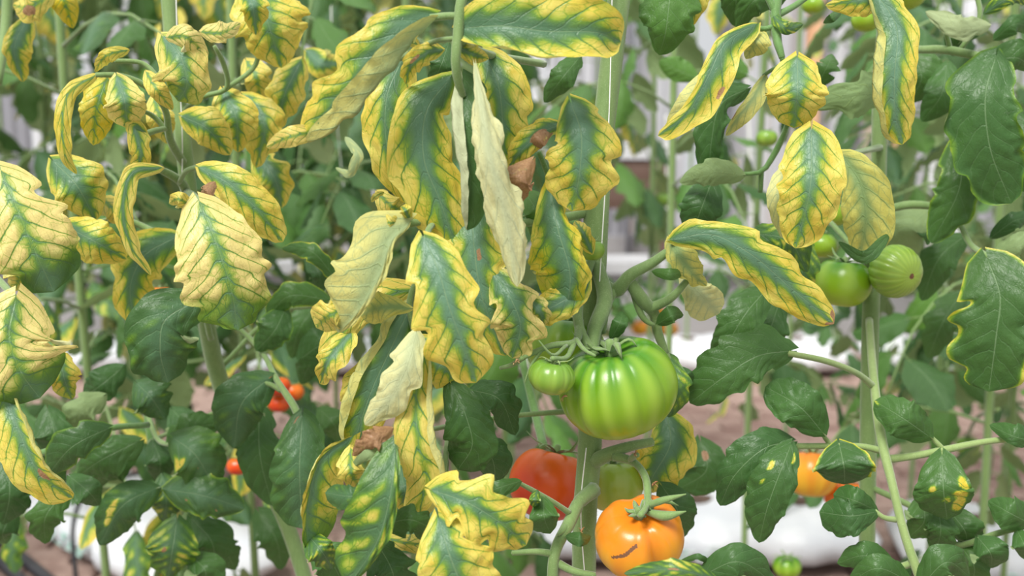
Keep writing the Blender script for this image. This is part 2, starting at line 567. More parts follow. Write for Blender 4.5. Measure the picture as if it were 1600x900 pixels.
floor = struct(Geo().box((-6, -1.5, -.06), (6, 12, -.012)).obj('floor', M_JOINT, smooth=False, origin=(0, 0, -.012)))
BW, BH = .20, .10
bricks = []
rowi = 0
y = 2.3
while y < 5.35:
    x = -2.9+(BW/2 if rowi % 2 else 0)
    while x < 2.9:
        xc, yc = x+BW/2, y+BH/2
        if abs(xc) < .50*yc+.15: bricks.append((xc, yc))
        x += BW
    y += BH
    rowi += 1


def near_view(b):
    # the paths that show between the rows, nearest first
    x, y = b
    sc = y
    if 2.45 < y < 3.15: sc += 2
    if y > 4.6: sc += 1
    if x > .2: sc -= .8
    return sc


bricks.sort(key=near_view)
br_me = None
rest = Geo()
for i, (x, y) in enumerate(bricks):
    h = RNG.uniform(-.004, .002)
    if i < 298:
        if br_me is None:
            o = Geo().box((x-BW/2+.004, y-BH/2+.004, -.05), (x+BW/2-.004, y+BH/2-.004, 0), .006).obj('brick', M_BRICK, floor, False, origin=(x, y, 0))
            br_me = o.data
        else:
            o = bpy.data.objects.new('brick', br_me)
            COL.objects.link(o)
            o.parent = floor
        o.location = (x, y, .012+h)
        o.rotation_euler = (RNG.uniform(-.01, .01), RNG.uniform(-.01, .01), RNG.uniform(-.02, .02))
    else:
        rest.box((x-BW/2+.004, y-BH/2+.004, -.05), (x+BW/2-.004, y+BH/2-.004, h), .006)
tag(rest.obj('paving_bricks', M_BRICK, floor, False), kind='stuff')

# back wall of upright sheets with gaps, timber posts
wall = struct(Geo().box((-4.2, 7.02, 0), (4.2, 7.12, .35)).obj('wall_back', M_CONC, smooth=False))
x = -4.2
k = 0


def px_wall(px, d=7.1): return (px-800)/FPX*d


def corrug(x0, x1, z0, z1, y, mat, name='sheet'):
    n = max(3, int((x1-x0)/.035))
    xs = np.linspace(x0, x1, n)
    ys = y+.012*np.cos(np.arange(n)*PI)
    V, F = [], []
    for (yo) in (0, .004):
        for z in (z0, z1):
            for a, b in zip(xs, ys): V.append((a, b+yo, z))
    for i in range(n-1):
        F.append((i, i+1, n+i+1, n+i))
        F.append((2*n+i+1, 2*n+i, 3*n+i, 3*n+i+1))
    F += [(0, n, 3*n, 2*n), (n-1, 3*n-1, 4*n-1, 2*n-1), tuple(range(n, 2*n))+tuple(range(4*n-1, 3*n-1, -1))]
    return Geo().add(V, F).obj(name, mat, wall, False, origin=((x0+x1)/2, y, z0))


for (a, b, mi, z1) in [(300, 420, 2, 2.6), (422, 470, 1, 2.6), (474, 560, 0, 2.6), (562, 640, 2, 2.6), (643, 700, 1, 2.6), (704, 800, 2, 2.6), (803, 850, 0, 2.6),
                       (853, 930, 2, 2.6), (933, 985, 1, 2.6), (988, 1030, 2, 2.6), (1032, 1066, 2, 2.6), (1133, 1172, 2, 2.6), (1174, 1203, 0, 2.6), (1206, 1236, 2, 2.6),
                       (1262, 1290, 2, 2.6), (1292, 1312, 0, 2.6), (1314, 1340, 1, 2.6), (1341, 1372, 3, 2.6),
                       (1384, 1440, 2, 2.6), (1443, 1500, 0, 2.6), (1503, 1560, 1, 2.6), (1563, 1700, 2, 2.6),
                       (1130-1240, 0-20, 2, 2.6), (-18, 60, 1, 2.6), (62, 150, 0, 2.6), (152, 232, 2, 2.6), (234, 298, 2, 2.6)]:
    corrug(px_wall(a), px_wall(b), .35, z1, 7.05, M_PANELS[mi])
for (a, b) in [(1240, 1260), (1373, 1383)]:
    Geo().box((px_wall(a), 6.9, 0), (px_wall(b), 6.98, 2.6)).obj('post', M_POST, wall, False)
for (a, b) in [(1108, 1126), (1312, 1318), (975, 982)]:
    Geo().box((px_wall(a), 6.92, 0), (px_wall(b), 6.97, 2.6)).obj('dark_post', M_DARK, wall, False)
lw = struct(Geo().box((-2.9, 5.42, 0), (2.9, 5.6, .37)).obj('wall_low', M_CONC, smooth=False))
Geo().box((-2.9, 5.36, .375), (2.9, 5.66, .43)).obj('ledge', M_LEDGE, lw, False)

# dark timber bench against the back wall
bench = empty('bench', (at(985, 300, 6.3)[0], 6.3, 0), 'dark timber bench with a pale top in front of the back wall', 'bench')
x0, x1 = at(880, 0, 6.3)[0], at(1052, 0, 6.3)[0]
for i in range(3):
    Geo().box((x0, 6.1+i*.14, .90), (x1, 6.22+i*.14, .97)).obj('board', M_LEDGE, bench, False)
Geo().box((x0+.04, 6.12, .62), (x1-.04, 6.16, .89)).obj('apron', M_WOODD, bench, False)
for xx in (x0+.05, x1-.1):
    for yy in (6.17, 6.42):
        Geo().box((xx, yy, 0), (xx+.06, yy+.06, .90)).obj('leg', M_WOODD, bench, False)

# black tank at the right edge
tx, ty = at(1625, 0, 5.1)[0], 5.0
tk = empty('water_tank', (tx, ty, 0), 'black plastic tank partly cut off at the right edge of the picture', 'tank')
Geo().tube([(tx, ty, 0.0), (tx, ty, .3), (tx, ty, .75)], [.22, .225, .22], 8, 28).obj('body', M_BLACK, tk)
Geo().tube([(tx, ty, .752), (tx, ty, .80)], [.23, .19], 4, 28).obj('lid', M_BLACK, tk)


# ------------------------------------------------------------------ grow bags
def grow_bag(cx, cy, rz, L, W, H, label, holes=(), group='white grow bags on the floor'):
    b = empty('grow_bag', (0, 0, 0), label, 'grow bag', group)
    b.location = (cx, cy, 0)
    n, m = 36, 14
    V, F = [], []
    ca, sa = math.cos(rz), math.sin(rz)
    r = np.random.RandomState(int(abs(cx*100)+cy*10))
    p1, p2 = r.uniform(0, 6, 2)
    for i in range(n):
        u = -1+2*i/(n-1)
        e = (1-abs(u)**6)**.5 if abs(u) < 1 else 0
        for j in range(m):
            a = 2*PI*j/m
            cw = math.copysign(abs(math.cos(a))**.55, math.cos(a))
            sw = math.copysign(abs(math.sin(a))**.75, math.sin(a))
            wr = 1+.05*math.sin(u*14+p1+a)+.03*math.sin(u*31+p2-2*a)
            X = u*L/2
            Y = cw*W/2*(.55+.45*e)*wr
            Z = H/2+sw*H/2*max(e, .12)*(wr if sw > 0 else 1)
            V.append((cx+X*ca-Y*sa, cy+X*sa+Y*ca, max(.014, Z+.014)))
    for i in range(n-1):
        for j in range(m):
            k = (j+1) % m
            F.append((i*m+j, i*m+k, (i+1)*m+k, (i+1)*m+j))
    F.append(tuple(range(m-1, -1, -1)))
    F.append(tuple(range((n-1)*m, n*m)))
    Geo().add(V, F).obj('film', M_BAG, b, True, origin=(cx, cy, 0))
    for h in holes:
        hx, hy = cx+h*ca, cy+h*sa
        a = np.linspace(0, 2*PI, 14, endpoint=False)
        top = [(hx+.035*math.cos(t)*(1+.2*math.sin(3*t)), hy+.03*math.sin(t), H+.018) for t in a]
        bot = [(x_, y_, H-.02) for x_, y_, z_ in top]
        Geo().add(top+bot, [tuple(range(14))]+[(i, 14+i, 14+(i+1) % 14, (i+1) % 14) for i in range(14)]).obj('planting_hole', M_SOIL, b, False)
    # faded green print on the front of the bag
    g = Geo()
    for q in range(4):
        for s_ in range(3+q % 2):
            X = -L*.18+q*.055+.018*s_*.6
            g.box((X, -W/2*1.02-.004, H*.42+.012*s_), (X+.03, -W/2*1.02-.001, H*.42+.006+.012*s_))
    Vv = np.vstack(g.V)
    R = np.array([[ca, sa, 0], [-sa, ca, 0], [0, 0, 1]])
    mesh_obj('print', Vv@R+np.array([cx, cy, 0]), g.F, M_PRINT, b, False)
    return b


grow_bag(.50, 2.90, -.05, .98, .42, .13, 'white grow bag under the green-leaved plants, left of the bottom right pair', (.02, .3), )
grow_bag(1.34, 2.74, -.14, .64, .40, .13, 'white grow bag with rounded end at the bottom right corner', (-.1,))
grow_bag(-1.02, 2.86, -.75, .95, .36, .13, 'white grow bag lying askew at the bottom left with a black hose over it', (-.1,))
grow_bag(-1.52, 2.55, -.75, .6, .30, .12, 'small showing corner of white grow bag beyond the black pipes, bottom left', ())
for i, (cx, wd) in enumerate([(-2.1, 'far left'), (-1.05, 'second from the left'), (-.0, 'third from the left'), (1.05, 'right of the big green tomato'), (2.1, 'far right')]):
    grow_bag(cx, 4.9, .02, 1.0, .36, .14, 'white rear-row grow bag, '+wd, (-.25, .25), 'white grow bags of the rear row')
# hoses and pipes
P = [(-1.10, 2.60, .02), (-1.13, 2.68, .16), (-1.14, 2.82, .20), (-1.06, 2.98, .19), (-.95, 3.12, .15), (-.85, 3.2, .03)]
tag(Geo().tube(P, [.006]*6, 40, 8).obj('drip_hose', M_BLACK), 'thin black hose bent over the bottom left grow bag', 'hose')
for dx, lab in ((0, 'nearer black pipe on the soil beside the bottom left grow bag'), (.07, 'farther black pipe on the soil beside the bottom left grow bag')):
    tag(Geo().tube([(-1.7+dx, 3.1, .03), (-1.32+dx, 2.70, .03), (-.95+dx, 2.30, .03)], [.016]*3, 12, 10).obj('irrigation_pipe', M_BLACK), lab, 'pipe', 'black pipes on the floor')

# ------------------------------------------------------------------ tomatoes
CL = ((.28, -.1, -1), (-.1, 0, 1))


def ray_dir(dx, dy, dz):
    """direction from image right, image up and away-from-camera amounts"""
    v = RIGHT*dx+UP*dy+FWD*dz
    return v/np.linalg.norm(v)


def tomato(x, y, d, rpx, mat, label, axis=(0, 1, -.2), ribs=9, amp=.07, squash=.80, dimple=.16, cleft=None, scar=None,
           calyx=True, group=None, seed=1, n=(72, 44), roll=0, sep_len=.75, cal_pale=False, blossom=False, stretch=1.0):
    c = at(x, y, d)
    R = rpx*d/FPX
    Z = ray_dir(*axis)
    X = norm(np.cross(Z, np.array([.2, 1, .1])))
    Y = np.cross(Z, X)
    nph, nth = n
    r = np.random.RandomState(seed)
    ph = np.linspace(0, 2*PI, nph, endpoint=False)
    th = np.linspace(0, PI, nth)
    TH, PH = np.meshgrid(th, ph, indexing='ij')
    warp = PH+.25*np.sin(PH+r.uniform(0, 6))+.12*np.sin(2*PH+r.uniform(0, 6))+roll
    g = np.abs(np.sin(ribs*warp/2))
    groove = (1-g)**1.8
    wth = np.sin(TH)**.7*(.55+.45*np.cos(TH))+.25
    rad = R*(1-amp*groove*wth+.02*np.sin(2*PH+r.uniform(0, 6)))
    if cleft:
        for (p0, dep, wd) in cleft:
            Dd = ray_dir(*p0)
            dphi = (PH-math.atan2(Dd@Y, Dd@X)+PI) % (2*PI)-PI
            rad *= 1-dep*np.exp(-(dphi/wd)**2)*np.clip(np.sin(TH), 0, 1)**.5*np.where(TH < PI/2, 1, np.sin(TH)**2)
    zz = np.cos(TH)*squash*(rad*.3+R*.7)
    zz -= R*dimple*np.exp(-(TH/.42)**2)*1.6
    zz += R*dimple*.35*np.exp(-((PI-TH)/.35)**2)
    rr = rad*np.sin(TH)**.92
    V = c+(rr*np.cos(PH)*stretch)[..., None]*X+(rr*np.sin(PH))[..., None]*Y+zz[..., None]*Z
    V = V.reshape(-1, 3)
    F = []
    for i in range(nth-1):
        a = i*nph
        for j in range(nph):
            k = (j+1) % nph
            F.append((a+j, a+nph+j, a+nph+k, a+k))
    root = empty('tomato', c, label, 'tomato', group)
    o = mesh_obj('fruit', V, F, mat, root, True, origin=c)
    fattr(o.data, 'pole', (1-np.cos(TH))/2)
    fattr(o.data, 'rib', np.clip(g**3, 0, 1)*np.sin(TH))
    b = np.full(TH.size, -1.0)
    if scar:
        for (xa, ya, xb, yb, wd) in scar:
            q = (V-CAM)
            dd = q@FWD
            ix = 800+q@RIGHT/dd*FPX
            iy = 450-q@UP/dd*FPX
            ab = np.array([xb-xa, yb-ya], float)
            tt = np.clip(((ix-xa)*ab[0]+(iy-ya)*ab[1])/(ab@ab), 0, 1)
            dist = np.hypot(ix-xa-tt*ab[0], iy-ya-tt*ab[1])
            fr = ((V-c)@FWD) < 0
            b = np.maximum(b, np.where(fr, 1.1*(1-sstep(dist, wd*.2, wd))-.1, -1))
    if blossom:
        b = np.maximum(b, 1.1*(1-sstep((PI-TH).ravel(), .04, .13))-.1)
    fattr(o.data, 'brn', b)
    if calyx:
        gg = Geo()
        top = c+Z*(R*squash-R*dimple*1.35)
        kk = 6
        for q in range(kk):
            a = q*2*PI/kk+r.uniform(-.2, .2)
            D = X*math.cos(a)+Y*math.sin(a)
            L_ = R*sep_len*r.uniform(.8, 1.15)
            P_ = [top, top+D*L_*.35+Z*R*.12, top+D*L_*.75+Z*R*r.uniform(.12, .3), top+D*L_+Z*R*r.uniform(.0, .5)]
            gg.add(*strip_geo(P_, R*.085, Z))
        gg.tube([top-Z*R*.04, top+Z*R*.08, top+Z*R*.22], [R*.13, R*.10, R*.07], 5, 8)
        gg.obj('calyx', M_STEM if not cal_pale else M_STEMY, root, origin=top)
    return root


def strip_geo(P_, w, Nn, n=9):
    C = spline(P_, n)
    T = norm(np.gradient(C, axis=0))
    S = norm(np.cross(T, Nn))
    Nl = np.cross(S, T)
    t = np.linspace(0, 1, n)
    ww = w*(.5+.9*t)*(1-t)**.7*1.3+w*.05
    V = []
    for i in range(n):
        V += [C[i]-S[i]*ww[i], C[i]+Nl[i]*ww[i]*.35, C[i]+S[i]*ww[i], C[i]-Nl[i]*ww[i]*.2]
    F = []
    for i in range(n-1):
        for j in range(4):
            k = (j+1) % 4
            F.append((4*i+j, 4*i+k, 4*i+4+k, 4*i+4+j))
    F += [(3, 2, 1, 0), (4*n-4, 4*n-3, 4*n-2, 4*n-1)]
    return V, F


tomato(966, 604, .90, 94, M_GREEN, 'large ribbed green tomato hanging in front of the thick centre stem', (-.22, 1, -.30), ribs=13, amp=.042, squash=.83, seed=4, n=(150, 60), sep_len=.55)
tomato(862, 588, .855, 37, M_LIME, 'small pale green ribbed tomato touching the left side of the large green tomato', (.15, 1, -.15), ribs=13, amp=.05, squash=.78, seed=2, n=(110, 40), cal_pale=True)
tomato(884, 545, .965, 62, M_GREEN, 'green tomato half hidden behind the large green tomato and its stalk', (.1, 1, .1), ribs=8, amp=.04, squash=.85, seed=3)
tomato(858, 755, 1.02, 62, M_RED, 'glossy red tomato left of the thick centre stem', (.25, 1, .15), ribs=5, amp=.05, squash=.93, dimple=.13, seed=5, n=(90, 50), sep_len=.9)
tomato(958, 757, 1.03, 48, M_OLIVE, 'yellowish green tomato tucked behind the thick stem, above the orange one', (0, 1, 0), ribs=6, amp=.03, squash=.9, seed=6)
tomato(999, 838, .90, 71, M_ORANGE, 'yellow-orange two-lobed tomato with a brown scar at the bottom centre', (-.12, 1, -.75), ribs=7, amp=.035, squash=.86, dimple=.13, seed=8, n=(130, 60),
       cleft=[(CL[0], .22, .22), (CL[1], .22, .35)], stretch=1.0, scar=[(957, 871, 975, 869, 4), (975, 869, 994, 853, 5)], sep_len=.34)
tomato(1316, 441, 1.10, 45, M_GREEN, 'smooth glossy green tomato left of the ribbed one on the right-hand plant', (.1, 1, -.1), ribs=5, amp=.02, squash=.88, seed=9)
tomato(1399, 424, 1.07, 43, M_LIME, 'ribbed green tomato with a brown blossom scar facing out, right-hand plant', (-.45, .25, .9), ribs=18, amp=.06, squash=.85, seed=10, n=(150, 50), calyx=False, blossom=True)
tomato(1283, 383, 1.16, 26, M_GREEN, 'small green tomato behind the long yellow leaf, above the smooth green one', (0, 1, 0), ribs=5, amp=.03, seed=11)
tomato(1302, 335, 1.20, 24, M_GREEN, 'small green tomato between two yellow leaves on the right-hand plant', (0, 1, 0), ribs=5, amp=.03, seed=12)
tomato(1268, 740, 1.45, 42, M_ORANGE, 'orange ribbed tomato behind the large dark green leaves at lower right', (.1, 1, .2), ribs=7, amp=.08, squash=.9, seed=13)
tomato(1320, 775, 1.48, 34, M_ORED, 'orange-red tomato overlapped by a lobed green leaf at lower right', (.1, 1, 0), ribs=5, amp=.04, seed=14)
tomato(434, 603, 1.6, 20, M_RED, 'upper bright red tomato among the leaves at left centre', (0, 1, 0), ribs=4, amp=.03, seed=15, n=(40, 24))
tomato(436, 630, 1.62, 18, M_RED, 'lower bright red tomato among the leaves at left centre', (0, 1, 0), ribs=4, amp=.03, seed=16, n=(40, 24))
tomato(458, 612, 1.66, 17, M_ORED, 'red tomato just right of the bright red pair at left centre', (0, 1, 0), ribs=4, amp=.03, seed=17, n=(40, 24))
tomato(372, 728, 1.5, 18, M_RED, 'red tomato peeping out right of the leaf with yellow patches', (0, 1, 0), ribs=4, amp=.03, seed=18, n=(40, 24))
tomato(250, 463, 1.35, 21, M_ORANGE, 'small orange tomato below the small stalk left of the big yellow leaf', (0, 1, 0), ribs=5, amp=.03, seed=19, n=(40, 24))
tomato(455, 540, 1.9, 18, M_RED, 'small red tomato above the bright red pair, left centre', (0, 1, 0), ribs=5, amp=.03, seed=20, n=(40, 24))
for i, (x, y, r, lab) in enumerate([(1000, 512, 15, 'left orange tomato of the far cluster above the rear grow bag'), (1020, 508, 14, 'middle orange tomato of the far cluster above the rear grow bag'),
                                    (1044, 514, 16, 'right orange tomato of the far cluster above the rear grow bag'), (1032, 487, 9, 'small topmost orange tomato of the far cluster above the rear grow bag')]):
    tomato(x, y, 3.6, r, M_ORANGE, lab, (0, 1, 0), ribs=4, amp=.03, seed=30+i, n=(32, 20), group='far orange tomatoes')
tomato(1036, 312, 3.0, 14, M_LIME, 'pale green tomato on the far thin stem right of the thick stem', (0, 1, 0), ribs=6, amp=.05, seed=40, n=(40, 24))
tomato(1018, 338, 3.02, 13, M_LIME, 'green tomato just below left of the pale one on the far thin stem', (0, 1, 0), ribs=6, amp=.05, seed=41, n=(40, 24))
tomato(1270, 8, 1.5, 17, M_GREEN, 'small green tomato at the top edge beside the pinkish timber post', (0, 1, 0), ribs=5, amp=.03, seed=42, n=(40, 24))
tomato(1352, 32, 1.25, 22, M_GREEN, 'green tomato under the long hanging yellow-edged leaf at top right', (0, 1, 0), ribs=5, amp=.03, seed=43, n=(40, 24))
tomato(1413, -12, 1.25, 35, M_GREEN, 'large green tomato cut off by the top edge at right', (0, 1, 0), ribs=5, amp=.03, seed=44, n=(40, 24))
tomato(1198, 216, 1.7, 17, M_LIME, 'blurred pale green tomato between the drooping leaf and the yellow leaves', (0, 1, 0), ribs=5, amp=.03, seed=45, n=(40, 24))
tomato(1230, 885, 1.7, 22, M_GREEN, 'small green tomato with spiky sepals at the bottom edge, lower right', (0, 1, -.2), ribs=6, amp=.05, seed=46, n=(40, 24), sep_len=1.3)
tomato(1512, 697, 2.2, 20, M_LIME, 'blurred small green tomato above the right end of the crossing stalk', (0, 1, 0), ribs=6, amp=.05, seed=47, n=(40, 24))
tomato(876, 148, 2.6, 15, M_LIME, 'blurred pale green tomato left of the thick stem, upper centre', (0, 1, 0), ribs=6, amp=.05, seed=48, n=(40, 24))
tomato(925, 391, .925, 21, M_LIME, 'small green tomato clasped between hanging leaf and thick stem', (0, 1, 0), ribs=6, amp=.05, seed=49, n=(40, 24))

# ------------------------------------------------------------------ centre plant
def plant(px, py, d, label, group=None):
    p = at(px, py, d)
    return empty('tomato_plant', (p[0], p[1], 0), label, 'tomato plant', group)


def main_stem(pl, pts, mat, hairs=0):
    o = stalk(pl, pts, mat, 'stem', 14)
    if hairs:
        g = Geo()
        S = spline([list(at(a, b, c))+[r*c/FPX] for a, b, c, r in pts if -60 < b < 960], 400)
        for i in range(hairs):
            q = S[RNG.randint(400)]
            D = norm(np.array([RNG.choice([-1, 1])*RNG.uniform(.6, 1), -RNG.uniform(0, .7), RNG.uniform(-.2, .2)]))
            b = q[:3]+D*q[3]*.98
            L_ = RNG.uniform(.0008, .0022)
            g.add([b+[0, 0, .00012], b-[0, 0, .00012], b+D*L_], [(0, 1, 2)])
        tag(g.obj('stem_hair', M_STEMY, pl, False), kind='stuff')
    return o


A = plant(915, 900, .95, 'tomato plant on the thick centre stem with yellowing leaves and the large green tomato')
main_stem(A, [(985, -160, .96, 17), (968, -10, .95, 18), (955, 100, .95, 18), (940, 230, .95, 18), (932, 330, .955, 20), (928, 420, .955, 20), (920, 560, .955, 20), (922, 690, .95, 19), (914, 800, .95, 19), (912, 930, .95, 19), (900, 1300, 1.0, 18)], M_STEM, 900)
# the fruit stalk above the large tomato
stalk(A, [(932, 412, .95, 11), (945, 470, .925, 13), (928, 520, .905, 12), (925, 556, .895, 10)], name='fruit_stalk', extra=(
    [(925, 400, .95, 9), (903, 470, .92, 9), (908, 520, .90, 8), (930, 556, .892, 8)],
    [(905, 500, .91, 7), (898, 535, .885, 6), (862, 540, .87, 5), (818, 558, .86, 4.5)],
    [(898, 535, .885, 5), (882, 560, .862, 4), (862, 560, .85, 4)],
    [(900, 530, .885, 4), (915, 548, .87, 3), (930, 556, .862, 2)],
    [(845, 548, .865, 3), (828, 575, .862, 2), (820, 598, .86, 1)],
    [(885, 540, .875, 3), (860, 553, .85, 2.2), (842, 532, .845, .8)],
    [(818, 558, .86, 5), (800, 570, .87, 4), (782, 575, .88, 3)]))
stalk(A, [(935, 440, .95, 12), (960, 455, .94, 12), (985, 430, .93, 10), (1020, 410, .93, 8), (1058, 382, .93, 6)], label='leaf stalk forking right above the large tomato', extra=(
    [(978, 432, .935, 10), (1005, 470, .94, 11), (1022, 490, .95, 9), (1028, 520, .955, 8), (1040, 552, .96, 6)],
    [(1015, 482, .945, 9), (1045, 468, .94, 7), (1076, 436, .935, 5)],
    [(965, 445, .94, 7), (945, 480, .93, 9), (938, 520, .93, 9)],
    [(985, 445, .94, 6), (1015, 505, .945, 4), (1022, 508, .945, 3)]), mat=M_STEM)
# truss below: node, knuckle and curved stalk to the orange tomato
stalk(A, [(922, 725, .95, 12), (945, 712, .935, 12), (975, 700, .93, 9), (1020, 690, .935, 7)], name='fruit_stalk', extra=(
    [(960, 712, .93, 9), (990, 722, .92, 6), (1008, 745, .905, 6), (1012, 775, .89, 6), (1010, 792, .875, 5), (1000, 806, .862, 5)],
    [(1012, 782, .885, 7), (1015, 795, .88, 7)],
    [(1012, 790, .88, 5), (1035, 782, .87, 6), (1072, 772, .865, 1)],
    [(1012, 800, .88, 5), (1040, 806, .87, 8), (1072, 799, .865, 1)],
    [(1014, 785, .88, 3), (1040, 783, .878, 4), (1060, 790, .875, .8)],
    [(985, 718, .92, 5), (992, 712, .91, 5), (996, 711, .905, 4)]))
stalk(A, [(928, 765, .94, 13), (905, 785, .92, 11), (888, 820, .90, 10), (868, 860, .885, 9), (862, 930, .88, 9)], name='fruit_stalk', extra=(
    [(890, 802, .905, 5), (862, 783, .89, 4), (830, 765, .88, 4), (806, 752, .87, 3)],
    [(868, 866, .885, 6), (840, 862, .88, 5), (800, 864, .88, 4)],
    [(868, 878, .885, 7), (895, 892, .88, 6), (930, 899, .88, 5)],
    [(885, 822, .895, 4), (880, 830, .89, 3), (872, 836, .885, 2)],
    [(878, 838, .89, 3), (890, 840, .885, 2)]))
R1 = stalk(A, [(968, -60, .95, 10), (900, -90, .88, 10), (760, -60, .82, 10), (722, -5, .80, 9), (716, 50, .80, 9), (712, 100, .80, 8), (718, 135, .81, 7), (724, 150, .815, 5)], extra=(
    [(716, 25, .80, 6), (700, 25, .80, 6), (672, 28, .80, 6)],
    [(714, 68, .80, 4), (735, 60, .80, 4), (745, 50, .80, 4)],
    [(712, 60, .80, 4), (690, 62, .81, 4), (660, 72, .83, 4), (625, 92, .86, 4)],
    [(716, 65, .805, 5), (750, 80, .83, 6), (800, 92, .90, 6), (850, 100, .94, 6)]), label='fuzzy stalk hanging down at top centre')
L = hero_leaf
# top right big leaf
L(R1, [(722, 44), (780, 40), (850, 48), (940, 52), (970, 66)], 48, 54, 'YG', .80, fL=-5, fR=-12, cR=-75, sR=.55, lobe=.14, nv=7, p=.35, q=.4, rot=8)
L(R1, [(715, 75), (740, 85), (764, 92)], 18, 14, 'Y', .815, fR=30)
# big upper left leaf folded over
L(R1, [(500, 205), (460, 212), (416, 230)], 16, 16, 'YY', .815, lobe=.03, pale=.6)
L(R1, [(676, 26), (640, 45), (585, 105), (535, 165), (476, 222)], 58, 60, 'Y', .80, g0=.85, g1=.3, pale=.2, fR=8, cR=20, fL=0, cL=-165, sL=.30, eL=.46, p=.55, q=.5, lobe=.2, nv=7)
L(R1, [(628, 92), (604, 150), (604, 230), (634, 318)], 38, 54, 'Y', .865, fR=25, lobe=.12)
L(R1, [(600, 300), (588, 306), (580, 316)], 5, 5, 'YY', .86)
L(R1, [(702, 124), (668, 170), (662, 245), (690, 320), (716, 405)], 54, 46, 'YG', .845, g0=.8, g1=.1, fL=20, lobe=.2, nv=7, p=.4, q=.45)
L(R1, [(722, 120), (724, 190), (734, 270), (730, 360)], 34, 46, 'G', .822, fR=0, cR=-170, sR=.38, eR=.6, fL=5, pale=1.0, p=.3, q=.5, label='dark green leaf with its pale left edge rolled over')
L(R1, [(742, 100), (752, 170), (766, 250), (788, 330), (808, 448)], 38, 34, 'Y', .80, flip=True, fR=40, fL=30, cR=40, cL=30, pale=1.0, p=.9, q=.55, wave=2.4, lobe=.25, label='pale cream-green leaf rolled so its underside shows')
L(R1, [(756, 82), (778, 130), (786, 200), (786, 275)], 34, 42, 'Y', .855, lobe=.36, nv=5, wave=1.6, seed=77, g0=.6)
L(R1, [(738, 310), (740, 380), (752, 460), (790, 556)], 52, 54, 'YG', .858, lobe=.2, brn_at=[(.35, -.1, .05)], p=.35, q=.4)
L(R1, [(770, 425), (800, 470), (812, 500), (800, 560)], 42, 40, 'YG', .85, pale=.9, lobe=.25, p=.5, q=.4, wave=1.6)
L(R1, [(812, 455), (842, 485), (848, 512)], 16, 18, 'YG', .86, pale=.8)
L(R1, [(692, 78), (664, 84), (645, 100), (634, 132)], 17, 16, 'Y', .83, brn_at=[(.5, .2, .12)], wave=2)
L(R1, [(655, 72), (640, 62), (655, 50)], 10, 12, 'YY', .85)

L(R1, [(590, 300), (612, 322), (640, 330)], 20, 18, 'YY', .875)
L(R1, [(700, 70), (690, 100), (672, 140)], 18, 22, 'G', .93)
L(R1, [(820, 300), (838, 330), (832, 372)], 22, 22, 'G', .93, young=.6)
R2 = stalk(A, [(930, 330, .96, 8), (850, 345, .93, 7), (760, 350, .90, 7), (700, 345, .87, 7), (660, 345, .85, 7), (632, 352, .845, 6)], extra=(
    [(700, 345, .87, 5), (672, 355, .84, 5), (664, 378, .82, 5)],
    [(690, 350, .86, 5), (660, 420, .87, 5), (640, 470, .87, 5), (650, 530, .86, 5)]), label='stalk carrying the lower yellow leaves left of centre')
L(R2, [(664, 374), (684, 420), (702, 480), (726, 545), (744, 598)], 60, 50, 'Y', .795, g0=.68, g1=.12, lobe=.19, nv=7, p=.42, q=.42, fR=8, fL=10, label='long green-centred leaf with scalloped yellow edges')
L(R2, [(640, 348), (612, 375), (592, 430), (556, 490), (528, 520)], 66, 10, 'Y', .83, flip=True, pale=.3, lobe=.2, nv=7, p=.4, q=.4, fR=5, label='pale yellow leaf showing its veined underside')
L(R2, [(548, 480), (520, 490), (494, 512)], 26, 26, 'YY', .842, p=.5, q=.3)
L(R2, [(640, 345), (634, 330), (626, 322)], 10, 9, 'Y', .835)
L(R2, [(630, 352), (610, 348), (592, 356)], 12, 12, 'YY', .835)
L(R2, [(645, 452), (600, 465), (548, 505), (505, 592)], 34, 24, 'YY', .90, fL=20, wave=1.6, lobe=.15)
L(R2, [(548, 520), (515, 560), (500, 600)], 18, 26, 'Y', .895, fL=-30)
L(R2, [(645, 470), (618, 530), (585, 600), (548, 705)], 52, 40, 'YG', .872, fR=0, cR=-165, sR=.6, eR=.78, lobe=.15, p=.5, q=.4)
L(R2, [(640, 482), (600, 480), (562, 492)], 26, 24, 'Y', .85, flip=True, pale=.0, p=.6, q=.3, lobe=.05)
L(R2, [(650, 520), (640, 560), (612, 620), (570, 664)], 30, 30, 'Y', .825, flip=True, pale=.9, lobe=.2, label='small pale leaf turned to show its underside')
L(R2, [(660, 530), (690, 570), (720, 600)], 40, 34, 'Y', .86)
L(R2, [(662, 552), (650, 620), (655, 700), (668, 750), (640, 812)], 36, 42, 'YY', .84, fL=0, cL=-160, sL=.6, eL=.8, nv=7, p=.45, q=.4, lobe=.1, label='long yellow leaf with thin green veins and folded right edge')
o = L(R2, [(612, 670), (585, 685), (550, 712)], 17, 16, 'YY', .815, brn=1.2, wave=3.5, blist=3, lobe=.5, label='shrivelled brown leaf tip')
L(R2, [(612, 700), (580, 710), (549, 732)], 10, 6, 'G', .82, flip=True)
L(R2, [(600, 560), (560, 600), (545, 650)], 24, 20, 'Y', .90)

